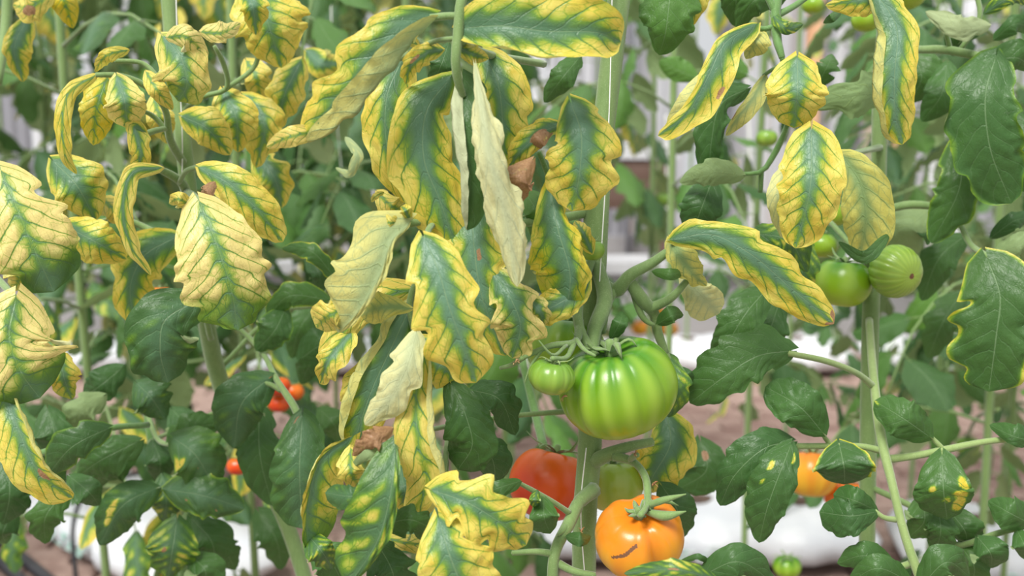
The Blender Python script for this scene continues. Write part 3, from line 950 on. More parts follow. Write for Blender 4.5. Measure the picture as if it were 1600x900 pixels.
R3 = stalk(A, [(922, 640, .97, 5), (800, 650, 1.0, 4), (680, 670, .92, 4), (622, 690, .84, 5), (616, 706, .82, 5)], label='stalk behind the lowest yellow leaves', extra=(
    [(700, 668, .93, 4), (697, 710, .87, 5), (690, 752, .85, 5)], [(697, 720, .87, 5), (692, 800, .86, 5), (688, 850, .84, 5)]))
L(R3, [(548, 683), (505, 715), (482, 790), (482, 862)], 12, 56, 'Y', .85, fL=28, cR=-60, fR=-20, lobe=.1, tipg=.8, p=.5, q=.35)
L(R3, [(548, 700), (548, 735), (566, 765)], 22, 22, 'YY', .835, brn=.25)
L(R3, [(480, 835), (500, 858), (520, 890)], 26, 20, 'GY', .86)
L(R3, [(617, 698), (612, 760), (596, 830), (545, 915)], 58, 14, 'GY', .805, lobe=.25, nv=5, p=.5, q=.45, fR=5, label='green leaf with yellow streaks between the veins')
L(R3, [(588, 770), (552, 775), (508, 770)], 18, 22, 'GL', .81, p=.5, q=.35, lobe=.1)
L(R3, [(600, 820), (640, 812), (690, 836)], 30, 22, 'G', .83, lobe=.25)
L(R3, [(590, 850), (610, 885), (620, 940)], 40, 36, 'G', .835, lobe=.25)
L(R3, [(625, 730), (632, 765), (640, 805)], 22, 22, 'YG', .87)
L(R3, [(600, 840), (650, 850), (710, 840)], 14, 14, 'YY', .86)
L(R3, [(676, 766), (730, 785), (780, 815), (822, 852)], 46, 50, 'Y', .80, lobe=.28, nv=6, p=.4, q=.4, fR=5, fL=5, label='broad yellow leaf with green veins at bottom centre')
L(R3, [(686, 812), (700, 860), (722, 920), (735, 980)], 62, 62, 'Y', .79, lobe=.25, p=.45, q=.4, label='yellow leaf with green centre cut off by the bottom edge')
L(R3, [(705, 600), (728, 650), (738, 690), (716, 734)], 44, 40, 'G', .86, p=.5, q=.35, lobe=.08, blist=1.6, label='dark rough green leaf with folded side')
L(R3, [(740, 610), (775, 620), (805, 680)], 30, 30, 'G', .93)
L(R3, [(730, 680), (765, 710), (775, 760)], 30, 30, 'G', .95)
L(R3, [(812, 752), (780, 762), (742, 778)], 12, 17, 'G', .865)
L(R3, [(850, 780), (850, 805), (860, 834)], 25, 24, 'G', .865, p=.4, q=.45, lobe=.03)
L(R3, [(840, 766), (836, 780), (842, 794)], 9, 9, 'GY', .86, lobe=.02)
L(R3, [(885, 838), (905, 842), (924, 838)], 12, 11, 'G', .87, lobe=.02)

R4 = stalk(A, [(940, 270, .955, 6), (905, 285, .93, 5), (868, 300, .90, 5), (852, 262, .88, 5), (842, 238, .87, 4)], label='dark withered stalk', mat=M_STEMD, extra=(
    [(905, 285, .93, 5), (915, 230, .90, 5), (902, 165, .86, 5)],))
L(R4, [(893, 162), (908, 210), (906, 265), (893, 330)], 54, 60, 'Y', .835, g0=.85, g1=.0, fR=15, fL=15, p=.40, q=.32, lobe=.14, nv=6, label='broad yellow leaf with a bluish green heart at upper centre')
L(R4, [(875, 195), (845, 208), (815, 235), (795, 262)], 22, 18, 'YG', .85, brn_at=[(.35, 0, .2)], wave=1.8)
L(R4, [(862, 200), (842, 218), (828, 240)], 10, 13, 'YY', .845, brn=1.3, label='dried pinkish brown leaf edge')
L(R4, [(832, 250), (812, 280), (806, 322)], 31, 29, 'YY', .825, brn=1.3, blist=1.5, p=.5, q=.45, lobe=.08, fR=30, fL=30, label='dry brown curled leaf')
L(R4, [(860, 298), (872, 360), (890, 425), (884, 492)], 70, 36, 'Y', .86, g0=.7, g1=.3, fR=22, cR=15, fL=40, p=.5, q=.35, lobe=.15, pale=.0, tipg=.4, rot=-10)
L(R4, [(918, 440), (880, 470), (845, 490), (826, 522)], 24, 26, 'YG', .875, wave=1.8)
L(R4, [(925, 395), (912, 365), (898, 345)], 13, 15, 'Y', .90)
L(R4, [(905, 90), (880, 120), (850, 160)], 20, 20, 'G', 1.02)

R5 = stalk(A, [(1058, 382, .93, 6), (1050, 374, .92, 5)], extra=([(1040, 552, .96, 6), (1045, 562, .96, 5)],), label='tip of the forking stalk')
L(R5, [(1052, 374), (1110, 366), (1170, 395), (1230, 445), (1303, 506)], 38, 34, 'YG', .90, p=.4, q=.45, lobe=.2, nv=8, fR=15, fL=10, brn=.06, label='long green and yellow leaf pointing right with a browned tip')
L(R5, [(1046, 372), (1062, 400), (1080, 425), (1104, 447)], 20, 22, 'Y', .93, flip=True, pale=0, lobe=.3)
L(R5, [(1068, 428), (1090, 455), (1124, 490)], 34, 26, 'Y', .965, flip=True, pale=.7, lobe=.06, p=.5, q=.25, label='pale see-through leaf behind the forking stalk')
L(R5, [(1020, 424), (1045, 428), (1070, 424)], 10, 9, 'G', .92, lobe=.02)
L(R5, [(1028, 506), (1048, 494), (1068, 492), ], 12, 16, 'G', .94, lobe=.02)
L(R5, [(955, 530), (968, 505), (972, 486)], 13, 12, 'G', .90, lobe=.05)
L(R5, [(1042, 556), (1058, 600), (1044, 652)], 18, 22, 'GY', .96)
L(R5, [(1060, 575), (1072, 585), (1078, 604)], 10, 10, 'G', .97, lobe=.02)
L(R5, [(1042, 650), (1048, 690), (1020, 745), (1010, 770)], 42, 44, 'YG', 1.02, lobe=.1)
L(R5, [(1095, 690), (1105, 730), (1060, 765)], 40, 32, 'G', 1.15, brn_at=[(.2, 0, .12)])
L(R5, [(1035, 760), (1055, 790), (1068, 840)], 28, 30, 'G', 1.0, lobe=.03)
L(R5, [(1120, 908), (1060, 890), (975, 896)], 16, 16, 'GY', .80, brn_at=[(.5, 0, .1)], n=40)
L(R5, [(1100, 898), (1145, 878), (1215, 915)], 24, 28, 'G', .84, label=None)
L(R5, [(1060, 880), (1090, 870), (1120, 900)], 5, 5, 'G', .85)

# ------------------------------------------------------------------ right plant
B = plant(1355, 900, 1.10, 'tomato plant on the upright stem right of centre with two green tomatoes and crossing stalks')
main_stem(B, [(1392, -160, 1.14, 12), (1385, 0, 1.14, 12), (1375, 170, 1.13, 12), (1372, 300, 1.13, 12), (1361, 480, 1.12, 13), (1358, 600, 1.12, 13), (1356, 720, 1.12, 13), (1354, 930, 1.13, 12), (1350, 1300, 1.15, 12)], M_STEM, 300)
stalk(B, [(1362, 470, 1.12, 6), (1345, 400, 1.10, 5), (1325, 395, 1.10, 4)], name='fruit_stalk', extra=([(1352, 430, 1.11, 5), (1365, 400, 1.09, 4), (1385, 400, 1.08, 4)], [(1345, 400, 1.11, 4), (1300, 350, 1.15, 4), (1290, 340, 1.18, 3)]))
R6 = stalk(B, [(1358, 500, 1.1, 6), (1366, 600, 1.02, 7), (1378, 690, .98, 8), (1395, 760, .96, 7), (1412, 830, .95, 7), (1440, 910, .94, 8), (1470, 990, .94, 8)], mat=M_STEMY, label='pale main stalk with two crossing arms of round leaves', extra=(
    [(1380, 705, .98, 6), (1350, 698, .98, 5), (1300, 697, .98, 5), (1236, 697, .98, 5)],
    [(1385, 718, .98, 7), (1430, 712, .97, 6), (1480, 702, .97, 6), (1540, 690, .97, 5), (1615, 684, .97, 5)],
    [(1475, 703, .97, 4), (1462, 690, .97, 4), (1452, 680, .97, 3)],
    [(1472, 704, .97, 4), (1472, 716, .965, 4)],
    [(1300, 697, .98, 4), (1292, 688, .98, 4), (1284, 676, .975, 3)],
    [(1366, 605, 1.02, 6), (1340, 584, 1.0, 5), (1290, 564, .98, 5), (1232, 552, .97, 5)],
    [(1400, 812, .955, 5), (1380, 808, .95, 4), (1366, 798, .95, 4)],
    [(1425, 880, .95, 6), (1395, 890, .94, 5), (1370, 900, .94, 5)],
    [(1590, 686, .97, 3), (1605, 700, .97, 3)]))
L(R6, [(1285, 675), (1250, 636), (1196, 604)], 34, 34, 'G', .965, p=.4, q=.4, lobe=.05, fR=6, fL=6)
L(R6, [(1312, 697), (1318, 725), (1320, 757)], 46, 45, 'G', .965, p=.35, q=.35, lobe=.04, yedge=.9, fR=5, fL=5)
L(R6, [(1452, 682), (1412, 654), (1366, 626)], 31, 32, 'G', .96, p=.38, q=.42, lobe=.04, ysp=[(1.0, 0, .10)])
L(R6, [(1472, 712), (1474, 762), (1480, 812)], 44, 43, 'G', .955, p=.4, q=.35, lobe=.04, ysp=[(.55, -.55, .16), (.75, -.5, .15), (.3, -.75, .12), (.42, .35, .08), (.62, -.1, .07)], label='round green leaf with bright yellow blotches')
L(R6, [(1625, 690), (1585, 682), (1546, 664)], 22, 14, 'G', .965, lobe=.04)
L(R6, [(1368, 797), (1335, 782), (1302, 772)], 22, 15, 'G', .95, lobe=.1, p=.5, q=.3)
L(R6, [(1368, 800), (1330, 806), (1280, 800)], 27, 34, 'G', .947, lobe=.06, p=.5, q=.3)
L(R6, [(1236, 690), (1195, 700), (1150, 740), (1125, 790)], 34, 40, 'G', .97, lobe=.1, nv=7)
L(R6, [(1236, 695), (1222, 730), (1200, 790), (1186, 848)], 40, 30, 'G', .95, lobe=.08, ysp=[(.25, .45, .05), (.4, .5, .05), (.12, -.5, .07)], nv=7, label='drooping dark green leaf with a few yellow flecks')
L(R6, [(1236, 548), (1180, 558), (1130, 590), (1078, 630)], 50, 36, 'G', .97, lobe=.14, nv=8, fR=5, p=.4, q=.5, label='large dark green pointed leaf right of the big green tomato')
L(R6, [(1195, 455), (1165, 490), (1140, 530), (1112, 565)], 34, 34, 'G', 1.02)
L(R6, [(1218, 470), (1205, 510), (1180, 560)], 26, 28, 'G', 1.06)
L(R6, [(1392, 880), (1350, 868), (1308, 880)], 22, 22, 'G', .95, lobe=.06)
L(R6, [(1420, 908), (1370, 888), (1325, 912)], 22, 22, 'G', .93, lobe=.06)
L(R6, [(1440, 915), (1475, 880), (1515, 900)], 24, 30, 'G', .93, lobe=.05)
L(R6, [(1440, 780), (1445, 810), (1420, 840)], 30, 30, 'G', 1.0, lobe=.3)
L(R6, [(1465, 790), (1470, 825), (1460, 865)], 24, 26, 'G', .99)
L(R6, [(1485, 800), (1505, 825), (1510, 855)], 26, 28, 'G', 1.02)
R7 = stalk(B, [(1358, 760, 1.12, 5), (1440, 800, 1.08, 5), (1500, 852, 1.02, 5), (1550, 836, 1.0, 5), (1625, 815, .98, 5)], label='thin stalk at the bottom right corner')
L(R7, [(1610, 818), (1575, 800), (1544, 782)], 26, 26, 'G', .98)
L(R7, [(1530, 842), (1545, 860), (1550, 888)], 30, 28, 'G', .99, lobe=.05)
L(R7, [(1590, 830), (1600, 850), (1602, 875)], 20, 20, 'G', .98)
L(R7, [(1500, 852), (1520, 880), (1515, 920)], 26, 26, 'G', 1.02)
R8 = stalk(B, [(1385, -60, 1.13, 8), (1300, -60, 1.0, 8), (1225, -40, .94, 8), (1212, 15, .93, 8), (1212, 50, .93, 8), (1222, 90, .92, 5)], mat=M_STEMD, label='forked green stalk at top right of centre', extra=(
    [(1212, 40, .93, 5), (1195, 45, .93, 4), (1175, 40, .93, 4)],
    [(1212, 25, .93, 6), (1240, 10, .94, 5), (1270, -12, .95, 5)],
    [(1212, 20, .93, 6), (1200, -5, .93, 6)],
    [(1222, 90, .92, 4), (1232, 190, 1.0, 4), (1210, 240, 1.02, 5), (1190, 268, 1.02, 4), (1155, 272, 1.02, 3)],
    [(1190, 265, 1.02, 4), (1188, 300, 1.03, 4)],
    [(1228, 190, 1.0, 4), (1250, 196, .96, 4), (1268, 208, .93, 4)],
    [(1222, 100, .93, 3), (1208, 108, .94, 3), (1193, 118, .955, 3)]))
L(R8, [(1180, 38), (1132, 68), (1106, 120), (1075, 175), (1028, 212)], 14, 34, 'YG', .92, lobe=.15, fL=10, cL=-30, p=.4, q=.4, brn_at=[(.55, -.8, .08)], label='curling yellow leaf with green midrib reaching down left')
L(R8, [(1112, 115), (1085, 160), (1040, 210)], 26, 6, 'Y', .935, flip=True, pale=.4, lobe=.08)
L(R8, [(1180, 42), (1180, 65), (1165, 92)], 18, 24, 'YY', .935, flip=True, pale=.1, lobe=.1)
L(R8, [(1195, 118), (1175, 155), (1152, 185), (1134, 212)], 9, 18, 'Y', .95, flip=True, pale=.2, brn_at=[(.7, .8, .1)], lobe=.05)
L(R8, [(1168, 138), (1125, 165), (1112, 220), (1108, 295)], 28, 26, 'G', 1.02, fL=30, wave=1.6)
L(R8, [(1160, 274), (1110, 270), (1062, 285)], 22, 20, 'G', 1.01, flip=True, lobe=.15)
L(R8, [(1112, 285), (1098, 320), (1078, 378)], 34, 32, 'G', 1.03, lobe=.08)
L(R8, [(1246, 92), (1246, 145), (1240, 200)], 50, 44, 'Y', .91, p=.28, q=.34, lobe=.07, nv=6, label='upper heart-shaped yellow leaf with green midrib')
L(R8, [(1268, 203), (1266, 290), (1243, 388)], 50, 52, 'Y', .90, p=.28, q=.42, lobe=.07, nv=7, label='lower long yellow leaf with green midrib')
L(R8, [(1232, 255), (1216, 300), (1222, 372)], 16, 14, 'YY', .93, flip=True, pale=.6)
L(R8, [(1205, 20), (1225, 42), (1255, 38)], 10, 10, 'GY', .93)
L(R8, [(1225, -5), (1180, 0), (1150, 45)], 22, 26, 'G', 1.0, n=30)
L(R8, [(1052, -60), (1046, 0), (1040, 50), (1030, 86)], 46, 50, 'G', .98, lobe=.1, fR=20, fL=20, young=.7, flip=False, label='broad backlit green leaf hanging from the top edge right of the thick stem')
L(R8, [(1085, -60), (1085, 0), (1068, 50)], 22, 22, 'YG', 1.0)
L(R8, [(1150, -60), (1150, -10), (1150, 42)], 28, 26, 'G', 1.02, young=.2)
L(R8, [(1085, 120, .2), (1060, 110, .2), (1030, 95, .2)], 22, 20, 'G', 1.2, young=1)
L(R8, [(1165, 115, .2), (1140, 105, .2), (1130, 130, .2)], 20, 24, 'G', 1.2, young=.8)
R9 = stalk(B, [(1390, -60, 1.13, 7), (1376, -30, 1.0, 7), (1362, -12, .93, 6)], label='short stalk at the top edge')
L(R9, [(1362, -20), (1400, 40), (1398, 120), (1398, 170), (1410, 226)], 46, 32, 'YG', .90, fR=0, cR=-160, sR=.6, eR=.75, lobe=.12, nv=8, p=.4, q=.35, label='long hanging leaf with green centre and pale rolled yellow edges')
L(R9, [(1395, -5), (1345, 0), (1290, 8)], 16, 26, 'Y', .915, lobe=.1)
L(R9, [(1314, 18), (1300, 28), (1286, 36)], 7, 7, 'G', .95, lobe=.05)
L(R9, [(1392, 152, .05), (1330, 150), (1266, 165)], 32, 36, 'G', 1.05, flip=True, pale=0, lobe=.35, nv=6, blist=.4, label='flat dull green toothed leaf behind the stem')
L(R9, [(1275, 135), (1292, 105), (1300, 84)], 18, 16, 'G', 1.08, lobe=.4)
R10 = stalk(B, [(1376, 230, 1.13, 6), (1350, 236, 1.05, 5), (1318, 244, .99, 5)], label='stalk of the dull hanging leaf')
stalk(B, [(1376, 330, 1.13, 6), (1420, 320, 1.12, 7), (1458, 322, 1.12, 6)])
L(R10, [(1318, 245), (1345, 290), (1352, 340), (1345, 395)], 34, 42, 'Y', .98, flip=True, pale=0, p=.45, q=.35, lobe=.1, fL=-20)
L(R10, [(1388, 368), (1350, 402), (1310, 378)], 10, 10, 'G', .965, lobe=.05, fR=-20)
L(R10, [(1455, 325), (1420, 360), (1430, 400)], 40, 36, 'G', 1.16, flip=True)
L(R10, [(1255, 370), (1255, 420), (1240, 470)], 24, 24, 'GY', 1.05)
L(R10, [(1180, 365), (1225, 372), (1262, 425)], 24, 28, 'GY', 1.0)
# ------------------------------------------------------------------ far right plant
D = plant(1700, 900, 1.12, 'tomato plant mostly outside the right edge with large glossy green leaves')
main_stem(D, [(1690, -100, 1.2, 12), (1680, 300, 1.2, 12), (1675, 900, 1.2, 12)], M_STEM)
R11 = stalk(D, [(1685, 60, 1.2, 7), (1600, 85, 1.1, 7), (1550, 92, 1.05, 7), (1480, 78, 1.08, 7), (1425, 78, 1.12, 6)], mat=M_STEM, label='stalk across the upper right', extra=(
    [(1550, 92, 1.05, 5), (1545, 105, 1.04, 5)], [(1485, 78, 1.08, 4), (1478, 50, 1.07, 4)], [(1500, 78, 1.08, 4), (1530, 30, 1.07, 4), (1520, -30, 1.07, 4)]))
L(R11, [(1556, 88), (1540, 150), (1545, 220), (1580, 318)], 60, 50, 'G', 1.02, fR=5, cR=-70, sR=.8, cL=-40, sL=.8, lobe=.1, nv=8, p=.35, q=.4, yedge=.3, label='large glossy green leaf with rolled pale edges at upper right')
L(R11, [(1545, 95), (1585, 90), (1612, 110)], 24, 28, 'G', 1.03, lobe=.05)
L(R11, [(1545, 40), (1500, 45), (1446, 18)], 20, 16, 'G', 1.05, flip=True, pale=.5, wave=2)
L(R11, [(1500, 215), (1500, 290), (1455, 380)], 38, 40, 'G', 1.08, yedge=.4)
L(R11, [(1490, 85), (1490, 60), (1530, 55)], 14, 14, 'G', 1.09)
L(R11, [(1540, 20), (1570, 0), (1620, 5)], 12, 14, 'GY', 1.0)
L(R11, [(1555, 60), (1580, 40), (1620, 50)], 16, 14, 'G', 1.1)
L(R11, [(1420, 78), (1440, 120), (1420, 160)], 32, 32, 'G', 1.16)
L(R11, [(1480, 100), (1470, 150), (1440, 190)], 26, 26, 'G', 1.14)
L(R11, [(1580, 180), (1600, 230), (1600, 300)], 30, 30, 'G', 1.12)
R12 = stalk(D, [(1680, 380, 1.2, 7), (1600, 375, 1.12, 6), (1545, 402, 1.04, 5)], label='stalk across the middle right', extra=([(1545, 402, 1.04, 5), (1515, 380, 1.08, 5), (1500, 350, 1.1, 4)],))
L(R12, [(1543, 405), (1562, 460), (1556, 530), (1545, 612)], 66, 62, 'G', 1.0, fR=5, fL=5, lobe=.22, nv=7, p=.35, q=.38, yedge=.75, label='broad glossy green leaf with scalloped edges at the right edge')
L(R12, [(1560, 395), (1590, 385), (1625, 410)], 20, 22, 'G', 1.06, flip=True)
L(R12, [(1505, 370), (1470, 400), (1440, 470)], 26, 28, 'G', 1.2)
L(R12, [(1550, 370), (1585, 345), (1630, 350)], 14, 14, 'G', 1.1)
L(R12, [(1500, 460), (1475, 500), (1450, 560)], 28, 28, 'G', 1.3)

# ------------------------------------------------------------------ left plant
Cp = plant(470, 900, 1.08, 'tomato plant on the leaning left stem with the big pale yellow leaves')
main_stem(Cp, [(258, -160, 1.08, 12), (263, -10, 1.08, 12), (270, 80, 1.08, 12), (284, 200, 1.08, 13), (296, 310, 1.08, 13), (318, 480, 1.14, 13), (345, 600, 1.2, 14), (395, 720, 1.22, 12), (440, 800, 1.22, 12), (475, 900, 1.22, 12), (520, 1100, 1.25, 12)], M_STEM, 300)
R13 = stalk(Cp, [(290, 260, 1.08, 7), (265, 215, 1.03, 6), (255, 165, 1.0, 5), (220, 130, .98, 5), (185, 118, .97, 5), (150, 117, .96, 4)], label='stalk reaching up left with drooping yellow leaves', extra=(
    [(255, 165, 1.0, 5), (250, 130, .99, 4), (225, 100, .99, 4), (180, 95, .98, 4)],
    [(262, 200, 1.02, 4), (240, 205, 1.0, 5), (226, 210, .99, 5)],
    [(265, 210, 1.03, 4), (240, 182, 1.02, 4), (215, 170, 1.0, 3)]))
L(R13, [(150, 117), (108, 145), (97, 200), (105, 250), (120, 272)], 12, 14, 'YY', .96, lobe=.1, fR=15, pale=.2)
L(R13, [(200, 78), (170, 85), (148, 112)], 10, 12, 'YY', .97, pale=.2)
L(R13, [(183, 120), (195, 160), (198, 200)], 32, 32, 'Y', .95, p=.4, q=.35, lobe=.05, pale=.7)
L(R13, [(168, 120), (152, 165), (146, 227)], 24, 30, 'YY', .985, pale=0)
L(R13, [(228, 112), (245, 140), (270, 172)], 14, 16, 'YY', .96, lobe=.05)
L(R13, [(228, 208), (212, 200), (220, 240), (205, 280)], 16, 18, 'Y', .97)
L(R13, [(240, 150), (250, 185), (262, 225)], 20, 22, 'YY', 1.04)
R14 = stalk(Cp, [(295, 310, 1.08, 8), (278, 280, 1.04, 7), (250, 265, 1.02, 6), (238, 262, 1.0, 5)], label='stalk above the big pale yellow leaf', extra=(
    [(290, 300, 1.07, 7), (305, 310, 1.0, 7), (318, 325, .96, 6)],
    [(280, 285, 1.04, 4), (295, 265, 1.01, 4), (312, 260, 1.0, 4)],))
R14b = stalk(Cp, [(280, 150, 1.07, 4), (270, 120, 1.02, 4), (256, 60, .98, 3)])
R14c = stalk(Cp, [(284, 175, 1.08, 4), (320, 150, 1.05, 4), (352, 140, 1.05, 4), (345, 90, 1.03, 4), (335, 72, 1.02, 3)], extra=([(352, 140, 1.05, 4), (400, 100, 1.07, 4), (395, 0, 1.05, 4), (395, -40, 1.05, 4)],), label='thin stalk of the yellow leaves at upper left')
L(R14, [(312, 316), (338, 380), (358, 440), (372, 516)], 66, 60, 'YP', .93, lobe=.38, nv=8, p=.40, q=.36, tipg=.8, seed=333, fR=8, fL=15, label='big pale yellow leaf with a green midrib below a dry brown scrap')
L(R14, [(300, 322), (282, 312), (264, 318)], 12, 14, 'YY', .94, lobe=.05)
L(R14, [(312, 262), (355, 285), (400, 325), (442, 378)], 30, 32, 'Y', .97, p=.4, q=.4, lobe=.1, pale=.3)
L(R14, [(335, 285), (325, 300), (312, 308)], 12, 12, 'YY', .95, brn=1.3, blist=2, label='dry brown leaf scrap')
L(R14, [(252, 262), (210, 268), (192, 330), (205, 385), (236, 430)], 13, 17, 'Y', .97, lobe=.15, pale=.4, fR=10)
L(R14b, [(256, 58), (285, 95), (292, 130), (278, 158)], 50, 38, 'Y', .96, p=.4, q=.35, lobe=.1, pale=.6, tipg=.5, label='crumpled yellow leaf with green centre in front of the left stem')
L(R14b, [(262, 58), (290, 58), (325, 88)], 22, 18, 'YP', .955)
L(R14c, [(314, 50), (345, 52), (376, 36)], 15, 18, 'YP', .98, lobe=.2)
L(R14c, [(350, 142), (368, 180), (372, 238)], 38, 32, 'Y', 1.06)
L(R14c, [(285, 182), (322, 200), (360, 242)], 26, 32, 'Y', 1.03, lobe=.1)
L(R14c, [(380, 150), (412, 190), (400, 262)], 36, 30, 'Y', 1.1)
L(R14c, [(470, 95), (446, 145), (430, 205)], 28, 28, 'Y', 1.12)
L(R14c, [(400, 240), (430, 280), (440, 325)], 32, 28, 'YG', 1.15)
L(R14c, [(385, 95), (400, 120), (408, 160)], 24, 24, 'YY', 1.12)
L(R14c, [(395, -30), (420, 40), (440, 106)], 52, 60, 'Y', 1.05, lobe=.25, label='yellow leaf with green midrib hanging from the top edge left of centre')
L(R14c, [(385, -20), (395, 10), (400, 55)], 20, 24, 'YG', 1.0)
L(R14c, [(540, 215), (558, 245), (548, 268), (524, 262)], 8, 9, 'GY', 1.05, flip=True)
L(R14c, [(480, 80), (505, 100), (540, 95)], 22, 22, 'YG', 1.3)
R15 = stalk(Cp, [(305, 400, 1.1, 6), (200, 345, 1.1, 5), (150, 348, 1.05, 5), (102, 356, 1.0, 5)], label='stalk across the left edge', extra=([(150, 348, 1.05, 4), (120, 300, 1.02, 4), (88, 262, 1.0, 4)], [(330, 530, 1.15, 5), (300, 450, 1.1, 4), (290, 468, 1.1, 4)]))
L(R15, [(84, 252), (120, 290), (150, 345)], 40, 46, 'YG', 1.0, lobe=.1, pale=.3)
L(R15, [(100, 352), (150, 378), (198, 405)], 36, 34, 'Y', .99, lobe=.08, pale=.2)
L(R15, [(160, 310), (180, 330), (195, 350)], 22, 22, 'YY', 1.03)
L(R15, [(275, 370), (225, 400), (205, 440), (212, 512)], 34, 38, 'YG', 1.08)
L(R15, [(305, 470), (255, 505), (250, 545), (262, 598)], 52, 54, 'GL', 1.0, lobe=.15, nv=6, p=.4, q=.4, label='dark green leaf with a yellow blotched edge below the big pale leaf')
# ------------------------------------------------------------------ leftmost plant
E = plant(-60, 900, 1.05, 'tomato plant mostly outside the left edge with big yellow veined leaves')
main_stem(E, [(-30, -150, 1.1, 12), (-20, 300, 1.1, 12), (-40, 900, 1.1, 13)], M_STEM)
main_stem(E, [(14, -60, 1.25, 8), (10, 30, 1.25, 8), (-5, 130, 1.22, 8)], M_STEM)
R16 = stalk(E, [(-30, 230, 1.1, 7), (-10, 250, 1.0, 6), (5, 272, .96, 5)], label='stalk of the upper left edge leaf', extra=(
    [(-30, 420, 1.1, 6), (0, 440, 1.0, 6), (24, 466, .96, 5)], [(-30, 560, 1.08, 6), (-10, 580, 1.0, 6), (8, 600, .97, 5)]))
L(R16, [(2, 268), (28, 330), (58, 400), (84, 456)], 60, 66, 'YP', .93, tipg=.95, lobe=.26, nv=7, p=.42, q=.36, label='large pale yellow leaf turning green at the tip, upper left edge')
L(R16, [(24, 466), (14, 530), (32, 580), (62, 622)], 64, 82, 'YP', .92, tipg=.9, lobe=.28, nv=7, p=.4, q=.38, label='large pale yellow leaf below it, green towards the tip')
L(R16, [(5, 600), (28, 670), (62, 740), (114, 778)], 40, 28, 'Y', .93, cL=-130, fL=-20, sL=.4, lobe=.12, nv=8, p=.4, q=.4, brn_at=[(.72, -.1, .1)], label='long yellow leaf with rolled edge and brown spot, lower left edge')
L(R16, [(92, 552), (100, 590), (112, 624)], 26, 24, 'Y', .99, tipg=.5)
L(R16, [(25, 405), (30, 430), (22, 455)], 22, 20, 'YY', .97)
L(R16, [(78, -10), (50, 10), (20, 8)], 22, 24, 'YY', 1.1, brn_at=[(.5, -.2, .25)])
L(R16, [(84, -30), (100, 0), (114, 44)], 22, 20, 'YY', 1.12, lobe=.03, pale=0)
L(R16, [(42, 30), (22, 75), (36, 128)], 16, 26, 'YG', 1.15)
R17 = stalk(E, [(-40, 800, 1.1, 6), (40, 720, 1.1, 6), (120, 690, 1.08, 5), (160, 672, 1.08, 5), (232, 664, 1.12, 5)], label='stalk of dark green leaves at lower left', mat=M_STEMD)
L(R17, [(168, 670), (125, 690), (74, 742)], 32, 26, 'G', 1.04, yedge=.3)
L(R17, [(100, 770), (75, 800), (70, 850)], 28, 28, 'G', 1.1)
L(R17, [(10, 715), (15, 770), (5, 820)], 36, 34, 'G', 1.1)
L(R17, [(20, 800), (5, 830), (10, 850)], 24, 24, 'G', 1.15)
L(R17, [(75, 640), (85, 680), (70, 720)], 34, 30, 'G', 1.12)
L(R17, [(160, 620), (130, 640), (120, 680)], 26, 26, 'G', 1.14, flip=True)
L(R17, [(190, 575), (160, 600), (130, 620)], 26, 26, 'G', 1.16)
L(R17, [(215, 690), (165, 715), (120, 745)], 30, 34, 'G', 1.12)
L(R17, [(110, 745), (140, 770), (155, 790)], 24, 20, 'G', 1.08)
L(R17, [(20, 640), (60, 700), (100, 760)], 30, 30, 'G', 1.2)

# ------------------------------------------------------------------ lower left young plant
H = plant(280, 905, 1.25, 'bushy tomato plant at lower left with dark leaves blotched yellow')
main_stem(H, [(225, 600, 1.25, 5), (238, 700, 1.24, 6), (262, 780, 1.22, 6), (280, 850, 1.22, 7), (290, 960, 1.25, 8), (290, 1250, 1.3, 8)], M_STEMD)
R18 = stalk(H, [(228, 640, 1.25, 4), (250, 690, 1.2, 4), (275, 695, 1.17, 4)], label='stalk of blotched leaves, right side', mat=M_STEM, extra=(
    [(235, 690, 1.24, 4), (300, 660, 1.2, 3), (345, 640, 1.2, 3)], [(262, 770, 1.22, 4), (300, 760, 1.18, 3)], [(278, 830, 1.22, 4), (270, 805, 1.18, 3)],
    [(262, 775, 1.22, 4), (240, 765, 1.18, 3), (205, 780, 1.17, 3)]))
L(R18, [(272, 685), (300, 705), (338, 768)], 44, 46, 'GL', 1.14, lobe=.14, brn_at=[(.6, .2, .05)], ysp=[(.25, .7, .16)], label='leaf with a bright yellow lobe at lower left')
L(R18, [(265, 690), (300, 670), (350, 660)], 26, 26, 'G', 1.18)
L(R18, [(262, 765), (320, 775), (382, 795)], 34, 40, 'GL', 1.14, lobe=.12, brn_at=[(.25, .4, .05), (.7, .6, .04)], yedge=.4)
L(R18, [(242, 764), (205, 780), (155, 852)], 30, 34, 'GL', 1.14, ysp=[(.5, .3, .10), (.65, .2, .1), (.4, .4, .08)])
L(R18, [(276, 815), (270, 855), (262, 905)], 40, 40, 'GY', 1.13, lobe=.2, brn_at=[(.4, .3, .08)], label='yellow-streaked leaf at the bottom edge, lower left')
L(R18, [(300, 810), (330, 845), (335, 895)], 34, 34, 'G', 1.18)
L(R18, [(330, 840), (350, 860), (368, 890)], 24, 24, 'G', 1.22)
L(R18, [(255, 745), (260, 780), (255, 815)], 26, 26, 'GY', 1.2)
L(R18, [(240, 690), (250, 720), (245, 755)], 22, 22, 'G', 1.22)
L(R18, [(215, 600), (235, 620), (258, 655)], 34, 34, 'GL', 1.12)
L(R18, [(270, 640), (285, 660), (290, 690)], 26, 26, 'G', 1.2)
L(R18, [(205, 700), (165, 730), (150, 760)], 40, 34, 'G', 1.22)
L(R18, [(300, 870), (320, 890), (310, 930)], 30, 30, 'G', 1.14)
